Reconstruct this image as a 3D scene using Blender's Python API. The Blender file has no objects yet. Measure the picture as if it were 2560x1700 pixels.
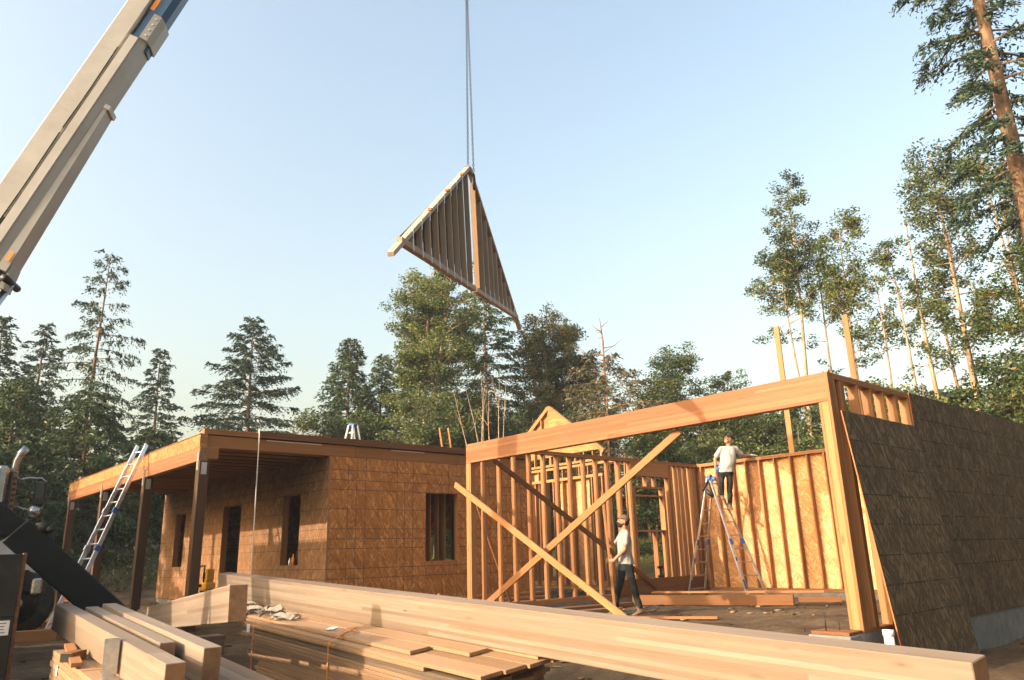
import bpy, bmesh, math, random
import numpy as np
from mathutils import Vector, Matrix, noise as mnoise

random.seed(7)
rng = np.random.default_rng(11)
S = bpy.context.scene
COL = S.collection

# ------------------------------------------------------------------ camera
cam = bpy.data.cameras.new('camera'); cam_o = bpy.data.objects.new('camera', cam); COL.objects.link(cam_o)
R_ = Vector((0.75864395, -0.65098394, -0.02606273)); U_ = Vector((-0.15980357, -0.22471572, 0.96123133)); F_ = Vector((0.63160286, 0.72506741, 0.27450878))
cam_o.matrix_world = Matrix(((R_.x, U_.x, -F_.x, 0), (R_.y, U_.y, -F_.y, 0), (R_.z, U_.z, -F_.z, 1.0), (0, 0, 0, 1)))
cam.sensor_width = 36; cam.lens = 36 * 1875.99 / 2560; cam.clip_end = 2000; cam.clip_start = 0.05
S.camera = cam_o

# ------------------------------------------------------------------ sky and sun
SUN_EL, SUN_AZ = math.radians(21.8), math.radians(168.0)          # azimuth from +X towards +Y
W = bpy.data.worlds.new('World'); S.world = W; W.use_nodes = True
nt = W.node_tree; bg = nt.nodes['Background']
sky = nt.nodes.new('ShaderNodeTexSky'); sky.sky_type = 'NISHITA'; sky.sun_disc = False
sky.sun_elevation = SUN_EL; sky.sun_rotation = math.pi / 2 - SUN_AZ
sky.air_density = 1.5; sky.dust_density = 7.5; sky.ozone_density = 0.0; sky.altitude = 0
nt.links.new(sky.outputs[0], bg.inputs[0]); bg.inputs[1].default_value = 0.15
sl = bpy.data.lights.new('sun', 'SUN'); sl.energy = 2.75; sl.angle = math.radians(0.6); sl.color = (1.0, 0.80, 0.63)
so = bpy.data.objects.new('sun', sl); COL.objects.link(so)
to_sun = Vector((math.cos(SUN_EL) * math.cos(SUN_AZ), math.cos(SUN_EL) * math.sin(SUN_AZ), math.sin(SUN_EL)))
so.rotation_euler = to_sun.to_track_quat('Z', 'Y').to_euler(); so.location = (-10, 0, 20)
S.view_settings.view_transform = 'Standard'; S.view_settings.look = 'None'
S.view_settings.exposure = 1.54; S.view_settings.gamma = 1.0

# ------------------------------------------------------------------ node helpers
class NT:
    def __init__(s, name):
        s.m = bpy.data.materials.new(name); s.m.use_nodes = True; s.t = s.m.node_tree
        s.b = s.t.nodes['Principled BSDF']; s.out = s.t.nodes['Material Output']
    def n(s, typ, **kw):
        nd = s.t.nodes.new(typ)
        for k, v in kw.items(): setattr(nd, k, v)
        return nd
    def l(s, a, b): s.t.links.new(a, b)
    def val(s, x, sock):
        if isinstance(x, (int, float)): sock.default_value = x
        elif isinstance(x, (tuple, list)): sock.default_value = x
        else: s.l(x, sock)
    def math(s, op, a, b=None, c=None):
        nd = s.n('ShaderNodeMath', operation=op); s.val(a, nd.inputs[0])
        if b is not None: s.val(b, nd.inputs[1])
        if c is not None: s.val(c, nd.inputs[2])
        return nd.outputs[0]
    def mix(s, f, a, b, blend='MIX'):
        nd = s.n('ShaderNodeMix', data_type='RGBA', blend_type=blend); s.val(f, nd.inputs[0])
        s.val(a if not isinstance(a, tuple) or len(a) == 4 else (*a, 1), nd.inputs[6]); s.val(b if not isinstance(b, tuple) or len(b) == 4 else (*b, 1), nd.inputs[7])
        return nd.outputs[2]
    def mapping(s, vec, scale=(1, 1, 1), rot=(0, 0, 0), loc=(0, 0, 0)):
        nd = s.n('ShaderNodeMapping'); s.l(vec, nd.inputs[0]); s.val(loc, nd.inputs[1]); nd.inputs[2].default_value = rot; nd.inputs[3].default_value = scale
        return nd.outputs[0]
    def tmap(s, vec, size, rot, loc):
        nd = s.n('ShaderNodeMapping', vector_type='TEXTURE'); s.l(vec, nd.inputs[0]); nd.inputs[1].default_value = loc; nd.inputs[2].default_value = rot; nd.inputs[3].default_value = size
        return nd.outputs[0]
    def noise(s, vec, scale=1, detail=4, rough=.55, dist=0):
        nd = s.n('ShaderNodeTexNoise'); s.l(vec, nd.inputs['Vector']); nd.inputs['Scale'].default_value = scale
        nd.inputs['Detail'].default_value = detail; nd.inputs['Roughness'].default_value = rough; nd.inputs['Distortion'].default_value = dist
        return nd.outputs[0]
    def ramp(s, f, stops):
        nd = s.n('ShaderNodeValToRGB'); s.l(f, nd.inputs[0]); e = nd.color_ramp.elements
        while len(e) < len(stops): e.new(.5)
        for i, (p, c) in enumerate(stops): e[i].position = p; e[i].color = (*c, 1) if len(c) == 3 else c
        return nd.outputs[0]
    def bump(s, h, strength=.3, dist=.01):
        nd = s.n('ShaderNodeBump'); s.l(h, nd.inputs['Height']); nd.inputs['Strength'].default_value = strength; nd.inputs['Distance'].default_value = dist
        s.l(nd.outputs[0], s.b.inputs['Normal'])
    def obj(s): return s.n('ShaderNodeTexCoord').outputs['Object']
    def rnd(s): return s.n('ShaderNodeObjectInfo').outputs['Random']
    def base(s, c): s.val(c if not isinstance(c, tuple) or len(c) == 4 else (*c, 1), s.b.inputs['Base Color'])
    def rough(s, r): s.val(r, s.b.inputs['Roughness'])

def wood(name, light, dark, knot=.5, lam=0.0, var=.35, rough=.62, streak=1.0):
    """lumber: local X is the grain direction"""
    m = NT(name); o = m.obj(); r = m.rnd()
    off = m.n('ShaderNodeCombineXYZ'); m.l(m.math('MULTIPLY', r, 37.0), off.inputs[0]); m.l(m.math('MULTIPLY', r, 11.3), off.inputs[1]); m.l(m.math('MULTIPLY', r, 23.7), off.inputs[2])
    va = m.n('ShaderNodeVectorMath', operation='ADD'); m.l(o, va.inputs[0]); m.l(off.outputs[0], va.inputs[1]); v = va.outputs[0]
    if lam:
        sp = m.n('ShaderNodeSeparateXYZ'); m.l(o, sp.inputs[0])
        k = m.math('FLOOR', m.math('DIVIDE', m.math('ADD', sp.outputs[2], 5.0), lam))
        w1 = m.n('ShaderNodeTexWhiteNoise', noise_dimensions='1D'); m.l(m.math('ADD', k, m.math('MULTIPLY', r, 91.0)), w1.inputs['W'])
        seg = m.math('FLOOR', m.math('ADD', m.math('DIVIDE', sp.outputs[0], 6.1), m.math('MULTIPLY', w1.outputs[0], 7.0)))
        w2 = m.n('ShaderNodeTexWhiteNoise', noise_dimensions='2D'); cv = m.n('ShaderNodeCombineXYZ'); m.l(seg, cv.inputs[0]); m.l(k, cv.inputs[1]); m.l(cv.outputs[0], w2.inputs['Vector'])
        lamv = w2.outputs[0]
        o2 = m.n('ShaderNodeCombineXYZ'); m.l(m.math('MULTIPLY', lamv, 50.0), o2.inputs[0]); m.l(m.math('MULTIPLY', lamv, 9.0), o2.inputs[1])
        vb = m.n('ShaderNodeVectorMath', operation='ADD'); m.l(v, vb.inputs[0]); m.l(o2.outputs[0], vb.inputs[1]); v = vb.outputs[0]
    g = m.noise(m.mapping(v, (1.1, 26, 26)), 1.0, 5, .6, .4)
    g2 = m.noise(m.mapping(v, (.5, 6, 6)), 1.0, 3, .5, .8)
    f = m.math('ADD', m.math('MULTIPLY', g, .6 * streak), m.math('MULTIPLY', g2, .5))
    c = m.ramp(f, [(.32, dark), (.50, tuple((a + b) / 2 for a, b in zip(light, dark))), (.72, light)])
    if lam:
        c = m.mix(.8, c, m.ramp(lamv, [(0, (.70, .60, .52)), (.5, (.96, .93, .90)), (1, (1.16, 1.15, 1.13))]), 'MULTIPLY')
        fr = m.math('FRACT', m.math('DIVIDE', m.math('ADD', sp.outputs[2], 5.0), lam))
        ln = m.math('LESS_THAN', fr, .05)
        c = m.mix(m.math('MULTIPLY', ln, .35), c, (dark[0] * .7, dark[1] * .62, dark[2] * .55))
    # knots
    vo = m.n('ShaderNodeTexVoronoi'); m.l(m.mapping(v, (1.6, 6, 6)), vo.inputs['Vector']); vo.inputs['Scale'].default_value = 1.0
    ks = m.ramp(vo.outputs['Distance'], [(.03, (1, 1, 1)), (.085 if not lam else .07, (.35, .35, .35)), (.16, (0, 0, 0))])
    wn = m.math('GREATER_THAN', m.n('ShaderNodeSeparateColor').outputs[0], 0) if False else None
    sc = m.n('ShaderNodeSeparateColor'); m.l(vo.outputs['Color'], sc.inputs[0])
    gate = m.math('LESS_THAN', sc.outputs[0], knot)
    c = m.mix(m.math('MULTIPLY', m.math('MULTIPLY', ks, gate), .8), c, (dark[0] * .42, dark[1] * .33, dark[2] * .28))
    # board to board tone
    c = m.mix(1.0, c, m.ramp(r, [(0, (1 - var, 1 - var * 1.12, 1 - var * 1.25)), (.5, (1 - var * .4, 1 - var * .42, 1 - var * .45)), (1, (1, 1, 1))]), 'MULTIPLY')
    m.base(c); m.rough(rough); m.b.inputs['Specular IOR Level'].default_value = .25
    m.bump(g, .12, .004)
    return m.m

def osb(name, light, mid, dark, hl=(), vl=(), lw=.008, broken=0.0, lcol=(.035, .04, .045), vert=False):
    """strand board: local X across, local Z up; hl / vl = printed nailing lines"""
    m = NT(name); o = m.obj(); r = m.rnd()
    off = m.n('ShaderNodeCombineXYZ'); m.l(m.math('MULTIPLY', r, 17.0), off.inputs[0]); m.l(m.math('MULTIPLY', r, 29.0), off.inputs[2])
    va = m.n('ShaderNodeVectorMath', operation='ADD'); m.l(o, va.inputs[0]); m.l(off.outputs[0], va.inputs[1]); v = va.outputs[0]
    wob = m.n('ShaderNodeTexNoise'); m.l(v, wob.inputs['Vector']); wob.inputs['Scale'].default_value = 3.0; wob.inputs['Detail'].default_value = 2
    wv = m.n('ShaderNodeVectorMath', operation='SCALE'); m.l(wob.outputs[1], wv.inputs[0]); wv.inputs['Scale'].default_value = .12
    vd = m.n('ShaderNodeVectorMath', operation='ADD'); m.l(v, vd.inputs[0]); m.l(wv.outputs[0], vd.inputs[1]); v2 = vd.outputs[0]
    cols = None; hs = None
    q = math.pi / 2 if vert else 0
    for i, (a, sx, sz) in enumerate(((.3, 6.5, 30), (-.45, 8, 27), (.95, 7, 33), (-.85, 6, 25))):
        a = a * (.62 if vert else 1) + q
        vo = m.n('ShaderNodeTexVoronoi'); m.l(m.tmap(v2, (1 / sx, 1, 1 / sz), (0, a, 0), (i * 3.1, 0, i * 5.7)), vo.inputs['Vector']); vo.inputs['Scale'].default_value = 1.0
        sc = m.n('ShaderNodeSeparateColor'); m.l(vo.outputs['Color'], sc.inputs[0])
        ci = m.ramp(sc.outputs[0], [(0, tuple(a * .6 + b * .4 for a, b in zip(dark, mid))), (.22, tuple(a * .2 + b * .8 for a, b in zip(dark, mid))), (.5, mid), (.8, light), (1, tuple(x * 1.3 for x in light))])
        if cols is None: cols = ci; hs = sc.outputs[0]
        else:
            gate = m.math('GREATER_THAN', sc.outputs[1], .52)
            cols = m.mix(gate, cols, ci)
            hn = m.n('ShaderNodeMix', data_type='FLOAT'); m.l(gate, hn.inputs[0]); m.l(hs, hn.inputs[2]); m.l(sc.outputs[0], hn.inputs[3]); hs = hn.outputs[0]
    big = m.noise(v, 2.2, 4, .6)
    cols = m.mix(.75, cols, m.ramp(big, [(.3, (.72, .70, .68)), (.7, (1.05, 1.05, 1.05))]), 'MULTIPLY')
    sp = m.n('ShaderNodeSeparateXYZ'); m.l(o, sp.inputs[0])
    msk = None
    for lst, ax in ((hl, 2), (vl, 0)):
        for p in lst:
            d = m.math('LESS_THAN', m.math('ABSOLUTE', m.math('SUBTRACT', sp.outputs[ax], p)), lw)
            msk = d if msk is None else m.math('MAXIMUM', msk, d)
    if msk is not None:
        fade = m.noise(m.mapping(v, (2.0, 2, 2.0)), 1.4, 2, .5)
        if broken: msk = m.math('MULTIPLY', msk, m.ramp(fade, [(broken - .03, (0, 0, 0)), (broken + .03, (1, 1, 1))]))
        else: msk = m.math('MULTIPLY', msk, m.ramp(fade, [(.25, (.6, .6, .6)), (.5, (1, 1, 1))]))
        cols = m.mix(m.math('MULTIPLY', msk, .7), cols, lcol)
    cols = m.mix(1.0, cols, m.ramp(r, [(0, (.88, .87, .86)), (1, (1, 1, 1))]), 'MULTIPLY')
    m.base(cols); m.rough(.7); m.b.inputs['Specular IOR Level'].default_value = .2
    m.bump(hs, .18, .003)
    return m.m

def plain(name, col, rough=.5, metal=0.0, var=0.0, nscale=6, bump=0, spec=.4, dirt=None, dirtamt=.5):
    m = NT(name); o = m.obj()
    n1 = m.noise(o, nscale, 5, .6)
    c = m.ramp(n1, [(.3, tuple(x * (1 - var) for x in col)), (.7, tuple(min(1, x * (1 + var)) for x in col))])
    if dirt:
        n2 = m.noise(o, nscale * .45, 6, .7)
        c = m.mix(m.math('MULTIPLY', m.ramp(n2, [(.45, (0, 0, 0)), (.68, (1, 1, 1))]), dirtamt), c, dirt)
    m.base(c); m.b.inputs['Metallic'].default_value = metal; m.b.inputs['Specular IOR Level'].default_value = spec
    m.rough(m.math('ADD', m.math('MULTIPLY', n1, .25), rough - .12))
    if bump: m.bump(n1, bump, .01)
    return m.m

def leafmat(name, c1, c2, c3=None, trans=.35):
    m = NT(name)
    at = m.n('ShaderNodeAttribute', attribute_name='rnd')
    r = m.rnd()
    stops = [(0, c1), (.7, c2), (1, c3 or c2)]
    c = m.ramp(at.outputs['Fac'], stops)
    c = m.mix(1.0, c, m.ramp(r, [(0, (.78, .82, .9)), (1, (1.08, 1.04, .92))]), 'MULTIPLY')
    m.base(c); m.rough(.55); m.b.inputs['Specular IOR Level'].default_value = .25
    tr = m.n('ShaderNodeBsdfTranslucent'); m.l(c, tr.inputs[0])
    mx = m.n('ShaderNodeMixShader'); mx.inputs[0].default_value = trans
    m.l(m.b.outputs[0], mx.inputs[1]); m.l(tr.outputs[0], mx.inputs[2]); m.l(mx.outputs[0], m.out.inputs[0])
    return m.m

def barkmat(name, a, b, scale=8, lichen=None):
    m = NT(name); o = m.obj()
    n1 = m.noise(m.mapping(o, (1, 1, .35)), scale, 6, .65)
    c = m.ramp(n1, [(.32, a), (.62, b)])
    if lichen:
        n2 = m.noise(o, 1.3, 4, .6); c = m.mix(m.ramp(n2, [(.48, (0, 0, 0)), (.6, (1, 1, 1))]), c, lichen)
    m.base(c); m.rough(.85); m.b.inputs['Specular IOR Level'].default_value = .15; m.bump(n1, .6, .02)
    return m.m

M = {}
M['lumber'] = wood('lumber', (0.388, 0.189, 0.078), (0.282, 0.122, 0.044), .38, var=.26)
M['stud'] = wood('stud_lumber', (0.377, 0.183, 0.075), (0.269, 0.119, 0.045), .34, var=.32)
M['plank'] = wood('stacked_plank', (0.334, 0.217, 0.129), (0.249, 0.151, 0.083), .5, var=.26)
M['greyplank'] = wood('shaded_grey_lumber', (0.454, 0.365, 0.283), (0.315, 0.239, 0.181), .5, var=.25)  # lumber greyed so the hanging gable's shade sits in its colour
M['dirtyplank'] = wood('weathered_plank', (0.200, 0.149, 0.101), (0.104, 0.074, 0.054), .6, var=.3)
M['glulam'] = wood('glulam', (.258, .212, .168), (.186, .142, .103), .8, lam=.0385, var=.06, rough=.55)
M['header'] = wood('header_glulam', (0.280, 0.129, 0.061), (0.206, 0.084, 0.034), .7, lam=.0385, var=.05, rough=.55)
M['brownbeam'] = wood('brown_timber', (0.224, 0.101, 0.038), (0.136, 0.054, 0.020), .3, var=.2)
M['darkpost'] = wood('treated_post', (0.092, 0.047, 0.024), (0.044, 0.024, 0.014), .2, var=.12)
HL = [z - 1.55 for z in (1.205, 1.401, 1.604, 2.015, 2.415, 2.616, 2.827, .80, .60)]
M['osb_house'] = osb('strand_board_house', (0.510, 0.232, 0.073), (0.402, 0.168, 0.049), (0.266, 0.105, 0.031), HL, (-.16, .04, .26), vert=True)
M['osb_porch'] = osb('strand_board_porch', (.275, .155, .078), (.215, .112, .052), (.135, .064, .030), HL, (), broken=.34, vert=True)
M['osb_inside'] = osb('strand_board_inside', (0.700, 0.399, 0.207), (0.600, 0.309, 0.129), (0.400, 0.176, 0.064))
M['osb_side'] = osb('strand_board_side', (0.165, 0.116, 0.069), (0.093, 0.065, 0.040), (0.044, 0.032, 0.021), [-.9, -.55, -.2, .18, .55, .92, 1.25], (), broken=.46, lcol=(.004, .008, .008), vert=True)  # darkened strand board: shade of the side and hanging gable in its colour
M['osb_pale'] = osb('strand_board_pale', (0.376, 0.214, 0.089), (0.320, 0.165, 0.059), (0.224, 0.104, 0.035))
M['osb_edge'] = plain('orange_edge_paint', (.42, .115, .025), .6, var=.2)
M['endgrain'] = plain('end_grain', (.24, .125, .058), .75, var=.25, nscale=14)
M['ply'] = wood('roof_rim', (0.304, 0.140, 0.048), (0.208, 0.084, 0.027), .2, var=.12)
M['roofdark'] = wood('roof_edge', (0.160, 0.070, 0.030), (0.096, 0.037, 0.016), .2, var=.1)
M['concrete'] = plain('concrete', (.17, .178, .172), .85, var=.22, nscale=7, bump=.3, dirt=(.11, .10, .085), dirtamt=.5)
M['galv'] = plain('galvanised_steel', (.55, .57, .58), .38, .85, .18, 22)
M['alu'] = plain('aluminium', (.68, .69, .70), .36, .8, .10, 12)
M['alu_dull'] = plain('dull_aluminium', (.42, .36, .29), .5, .6, .15, 12)
M['blue'] = plain('blue_plastic', (.03, .10, .30), .45, var=.1)
M['black'] = plain('black_paint', (.006, .007, .008), .5, var=.3, dirt=(.05, .045, .04), dirtamt=.4)
M['navy'] = plain('dark_steel', (.004, .008, .0105), .5, 0, .3, 5, spec=.25, dirt=(.012, .012, .011), dirtamt=.4)
M['cream'] = plain('cream_paint', (.37, .355, .33), .38, var=.06, nscale=3, dirt=(.27, .245, .21), dirtamt=.45)
M['boomblue'] = plain('boom_blue_paint', (.025, .075, .16), .35, var=.12, nscale=3)
M['orange'] = plain('orange_paint', (.75, .24, .03), .5, var=.1)
M['yellow'] = plain('yellow_paint', (.70, .36, .035), .42, var=.12, dirt=(.25, .16, .06), dirtamt=.4)
M['white'] = plain('white_paint', (.48, .48, .465), .35, var=.06, dirt=(.35, .31, .27), dirtamt=.3)
M['chrome'] = plain('chrome', (.42, .43, .44), .28, 1.0, .12, dirt=(.16, .14, .12), dirtamt=.5)
M['rust'] = plain('rusty_heat_shield', (.17, .075, .035), .7, .2, .4, 18)
M['rubber'] = plain('rubber', (.018, .017, .016), .75, var=.3, nscale=14, dirt=(.12, .09, .06), dirtamt=.35)
M['glass'] = plain('dark_glass', (.02, .025, .03), .12)
M['rope'] = plain('rope', (.55, .52, .46), .8, var=.1)
M['strap'] = plain('orange_strap', (.62, .22, .035), .5, var=.15)
M['paper'] = plain('paper_label', (.72, .70, .67), .7, var=.06, nscale=30)
M['ink'] = plain('ink', (.08, .08, .09), .7)
M['sling'] = plain('webbing', (.22, .19, .155), .85, var=.4, nscale=20, bump=.3)
M['steel'] = plain('chain_steel', (.022, .024, .027), .5, .4, .2, 20)
M['skin'] = plain('skin', (.34, .17, .10), .55, var=.07, nscale=12)
M['shirt'] = plain('grey_cotton', (.28, .28, .27), .9, var=.08, nscale=9, bump=.25)
M['shirt2'] = plain('light_cotton', (.34, .34, .33), .9, var=.07, nscale=9, bump=.25)
M['jeans'] = plain('dark_denim', (.014, .018, .022), .9, var=.3, nscale=7, bump=.3, spec=.1, dirt=(.075, .058, .042), dirtamt=.4)
M['cap1'] = plain('brown_cap', (.13, .085, .06), .9, var=.15)
M['cap2'] = plain('dark_cap', (.045, .042, .042), .9, var=.15)
M['hair'] = plain('dark_hair', (.018, .012, .010), .8, var=.2)
M['grey_hair'] = plain('grey_hair', (.30, .27, .24), .8, var=.2)
M['boot'] = plain('tan_boot', (.15, .085, .045), .75, var=.25, nscale=15)
M['glove'] = plain('work_glove', (.55, .56, .58), .85, var=.15, nscale=25)
M['pvc'] = plain('white_pvc', (.70, .70, .67), .4, var=.04)
M['hose'] = plain('teal_hose', (.03, .20, .26), .5)
M['cord'] = plain('yellow_cord', (.62, .38, .04), .6)
M['eye'] = plain('eye', (.03, .02, .02), .3)

# ------------------------------------------------------------------ object helpers
WM = {}
def link(name, me, mat4, parent=None):
    o = bpy.data.objects.new(name, me); COL.objects.link(o)
    WM[o] = mat4.copy()
    if parent is not None:
        o.parent = parent; o.matrix_basis = WM[parent].inverted() @ mat4
    else: o.matrix_basis = mat4
    return o
def tag(o, label=None, cat=None, group=None, kind=None):
    for k, v in (('label', label), ('category', cat), ('group', group), ('kind', kind)):
        if v: o[k] = v
    return o
def thing(name, label, cat, loc=(0, 0, 0), group=None):
    return tag(link(name, None, Matrix.Translation(Vector(loc))), label, cat, group)
_cache = {}
def box_mesh(lx, ly, lz, mat, bev=0.0, endmat=None):
    key = (round(lx, 3), round(ly, 3), round(lz, 3), mat.name, round(bev, 4), endmat.name if endmat else '')
    if key in _cache: return _cache[key]
    bm = bmesh.new(); bmesh.ops.create_cube(bm, size=1.0)
    for v in bm.verts: v.co = Vector((v.co.x * lx, v.co.y * ly, v.co.z * lz))
    if endmat:
        for f in bm.faces:
            if abs(f.normal.x) > .9: f.material_index = 1
    if bev: bmesh.ops.bevel(bm, geom=list(bm.edges), offset=bev, segments=1, affect='EDGES', profile=.5)
    me = bpy.data.meshes.new('piece'); bm.to_mesh(me); bm.free(); me.materials.append(mat)
    if endmat: me.materials.append(endmat)
    _cache[key] = me; return me
def frame(ax, up):
    X = Vector(ax).normalized(); up = Vector(up); Y = up.cross(X)
    if Y.length < 1e-4: Y = Vector((0, 1, 0)).cross(X)
    Y.normalize(); Z = X.cross(Y)
    return X, Y, Z
def mat_from(X, Y, Z, P):
    return Matrix(((X.x, Y.x, Z.x, P[0]), (X.y, Y.y, Z.y, P[1]), (X.z, Y.z, Z.z, P[2]), (0, 0, 0, 1)))
def member(name, A, B, w, h, mat, parent=None, up=(0, 0, 1), bev=.004, endmat=None):
    A = Vector(A); B = Vector(B); X, Y, Z = frame(B - A, up)
    return link(name, box_mesh((B - A).length, w, h, mat, bev, endmat), mat_from(X, Y, Z, (A + B) / 2), parent)
def abox(name, x0, x1, y0, y1, z0, z1, mat, parent=None, bev=.003, endmat=None):
    """axis-aligned box, local X along its longest side (grain)"""
    d = (x1 - x0, y1 - y0, z1 - z0); c = Vector(((x0 + x1) / 2, (y0 + y1) / 2, (z0 + z1) / 2)); k = d.index(max(d))
    if k == 0: X, Y, Z = Vector((1, 0, 0)), Vector((0, 1, 0)), Vector((0, 0, 1)); s = d
    elif k == 1: X, Y, Z = Vector((0, 1, 0)), Vector((-1, 0, 0)), Vector((0, 0, 1)); s = (d[1], d[0], d[2])
    else: X, Y, Z = Vector((0, 0, 1)), Vector((0, 1, 0)), Vector((-1, 0, 0)); s = (d[2], d[1], d[0])
    return link(name, box_mesh(*s, mat, bev, endmat), mat_from(X, Y, Z, c), parent)
def panel(name, P, X, wx, hz, th, mat, parent, Z=(0, 0, 1), bev=.0015):
    """sheet: P = centre, X = horizontal direction, local Z = up"""
    X = Vector(X).normalized(); Z = Vector(Z).normalized(); Y = Z.cross(X)
    return link(name, box_mesh(wx, th, hz, mat, bev), mat_from(X, Y, Z, P), parent)
def mesh(name, verts, faces, mat, parent=None, smooth=False, mats=None, mi=None):
    me = bpy.data.meshes.new(name); O = WM[parent].translation if parent is not None else Vector((0, 0, 0))
    me.from_pydata([tuple(Vector(v) - O) for v in verts], [], faces); me.materials.append(mat)
    for mm in (mats or ()): me.materials.append(mm)
    if mi: me.polygons.foreach_set('material_index', mi)
    if smooth: me.polygons.foreach_set('use_smooth', [True] * len(me.polygons))
    me.update()
    return link(name, me, Matrix.Translation(O), parent)
def tube_geo(pts, rad, n=8, cap=True):
    V = []; F = []; prev = None; k = len(pts)
    pts = [Vector(p) for p in pts]
    for i, p in enumerate(pts):
        t = (pts[min(i + 1, k - 1)] - pts[max(i - 1, 0)])
        t = t.normalized() if t.length > 1e-9 else Vector((0, 0, 1))
        if prev is None:
            a = t.orthogonal().normalized()
        else:
            a = prev - t * prev.dot(t); a = a.normalized() if a.length > 1e-6 else t.orthogonal().normalized()
        prev = a; b = t.cross(a); r = rad[i] if isinstance(rad, (list, tuple)) else rad
        for j in range(n):
            th = 2 * math.pi * j / n; V.append(p + (a * math.cos(th) + b * math.sin(th)) * r)
    for i in range(k - 1):
        for j in range(n): F.append((i * n + j, i * n + (j + 1) % n, (i + 1) * n + (j + 1) % n, (i + 1) * n + j))
    if cap: F.append(tuple(range(n - 1, -1, -1))); F.append(tuple((k - 1) * n + j for j in range(n)))
    return V, F
def tube(name, pts, rad, mat, parent=None, n=8, smooth=True):
    V, F = tube_geo(pts, rad, n); return mesh(name, V, F, mat, parent, smooth)
def join(parts):
    V = []; F = []
    for v, f in parts:
        o = len(V); V += v; F += [tuple(i + o for i in q) for q in f]
    return V, F
def geo_box(P, X, Y, Z, a, b, c):
    P = Vector(P); V = [P + X * (sx * a / 2) + Y * (sy * b / 2) + Z * (sz * c / 2) for sx in (-1, 1) for sy in (-1, 1) for sz in (-1, 1)]
    return V, [(0, 1, 3, 2), (4, 6, 7, 5), (0, 4, 5, 1), (2, 3, 7, 6), (0, 2, 6, 4), (1, 5, 7, 3)]
def extrude_poly(name, pts2, P, A, Bx, By, length, mat, parent=None, taper=None, bevel=0):
    """polygon pts2 in axes Bx,By at P, pushed along A"""
    n = len(pts2); P = Vector(P); V = [P + Bx * a + By * b for a, b in pts2]
    t = taper or pts2; V += [P + A * length + Bx * a + By * b for a, b in t]
    F = [tuple(range(n - 1, -1, -1)), tuple(range(n, 2 * n))] + [(i, (i + 1) % n, n + (i + 1) % n, n + i) for i in range(n)]
    return mesh(name, V, F, mat, parent)
def sstep(a, b, x):
    t = np.clip((x - a) / (b - a), 0, 1); return t * t * (3 - 2 * t)

# ------------------------------------------------------------------ ground
def gz(x, y, fine=True):
    x = np.asarray(x, float); y = np.asarray(y, float)
    pad = np.maximum(sstep(10.0, 15.0, y), sstep(6.6, 9.0, x) * sstep(4.75, 5.3, y))
    z = -.72 + .57 * pad + .17 * sstep(6.5, 10, x) * (1 - pad)
    d = np.hypot(x, y)
    z = z + 2.5 * sstep(27, 43, d) * sstep(-8, 10, y + .6 * x - 6) + .9 * sstep(44, 90, d)
    if fine:
        z = z + .022 * np.sin(1.7 * x + .8 * y) * np.sin(1.1 * y - .5 * x + 1) + .014 * np.sin(4.1 * x - 1.3 * y) * np.sin(3.3 * y + 2.2)
    return z
def axis(lo, hi, f0, f1, step):
    core = list(np.arange(f0, f1 + 1e-6, step)); a = []; s = step; p = f0
    while p > lo: s *= 1.14; p -= s; a.append(p)
    b = []; s = step; p = f1
    while p < hi: s *= 1.14; p += s; b.append(p)
    return np.array(a[::-1] + core + b)
gx = axis(-320, 360, -1, 20, .17); gy = axis(-320, 360, 2, 30, .17)
GX, GY = np.meshgrid(gx, gy); GZ = gz(GX, GY)
near = (np.hypot(GX - 8, GY - 12) < 30)
GZ = GZ + np.where(near, (rng.random(GZ.shape) - .5) * .028, 0)
nx, ny = len(gx), len(gy)
def np_mesh(name, V, Q, mat, parent=None, attr=None, smooth=False):
    V = np.asarray(V, np.float32); Q = np.asarray(Q, np.int32); k = Q.shape[1]
    if parent is not None: V = V - np.array(WM[parent].translation, np.float32)
    me = bpy.data.meshes.new(name); me.vertices.add(len(V)); me.vertices.foreach_set('co', V.ravel())
    me.loops.add(Q.size); me.loops.foreach_set('vertex_index', Q.ravel()); me.polygons.add(len(Q))
    me.polygons.foreach_set('loop_start', np.arange(0, Q.size, k, dtype=np.int32))
    if smooth: me.polygons.foreach_set('use_smooth', np.ones(len(Q), bool))
    if attr is not None:
        a = me.attributes.new('rnd', 'FLOAT', 'FACE'); a.data.foreach_set('value', np.asarray(attr, np.float32))
    me.materials.append(mat); me.update(calc_edges=True)
    return link(name, me, Matrix.Translation(WM[parent].translation) if parent is not None else Matrix(), parent)
idx = np.arange(nx * ny).reshape(ny, nx)
Q = np.stack([idx[:-1, :-1], idx[:-1, 1:], idx[1:, 1:], idx[1:, :-1]], -1).reshape(-1, 4)
gm = NT('dirt_ground'); o = gm.n('ShaderNodeTexCoord').outputs['Object']
n1 = gm.noise(o, .7, 8, .62); n2 = gm.noise(o, 7, 6, .7); n3 = gm.noise(o, 40, 4, .7)
c = gm.ramp(n1, [(.34, (.072, .050, .033)), (.5, (.132, .095, .062)), (.68, (.182, .135, .092))])
c = gm.mix(.7, c, gm.ramp(n2, [(.3, (.55, .53, .5)), (.65, (1.1, 1.08, 1.04))]), 'MULTIPLY')
c = gm.mix(.5, c, gm.ramp(n3, [(.35, (.6, .58, .55)), (.6, (1.08, 1.08, 1.08))]), 'MULTIPLY')
sp = gm.n('ShaderNodeSeparateXYZ'); gm.l(o, sp.inputs[0])
dist = gm.math('SQRT', gm.math('ADD', gm.math('MULTIPLY', sp.outputs[0], sp.outputs[0]), gm.math('MULTIPLY', sp.outputs[1], sp.outputs[1])))
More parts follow.
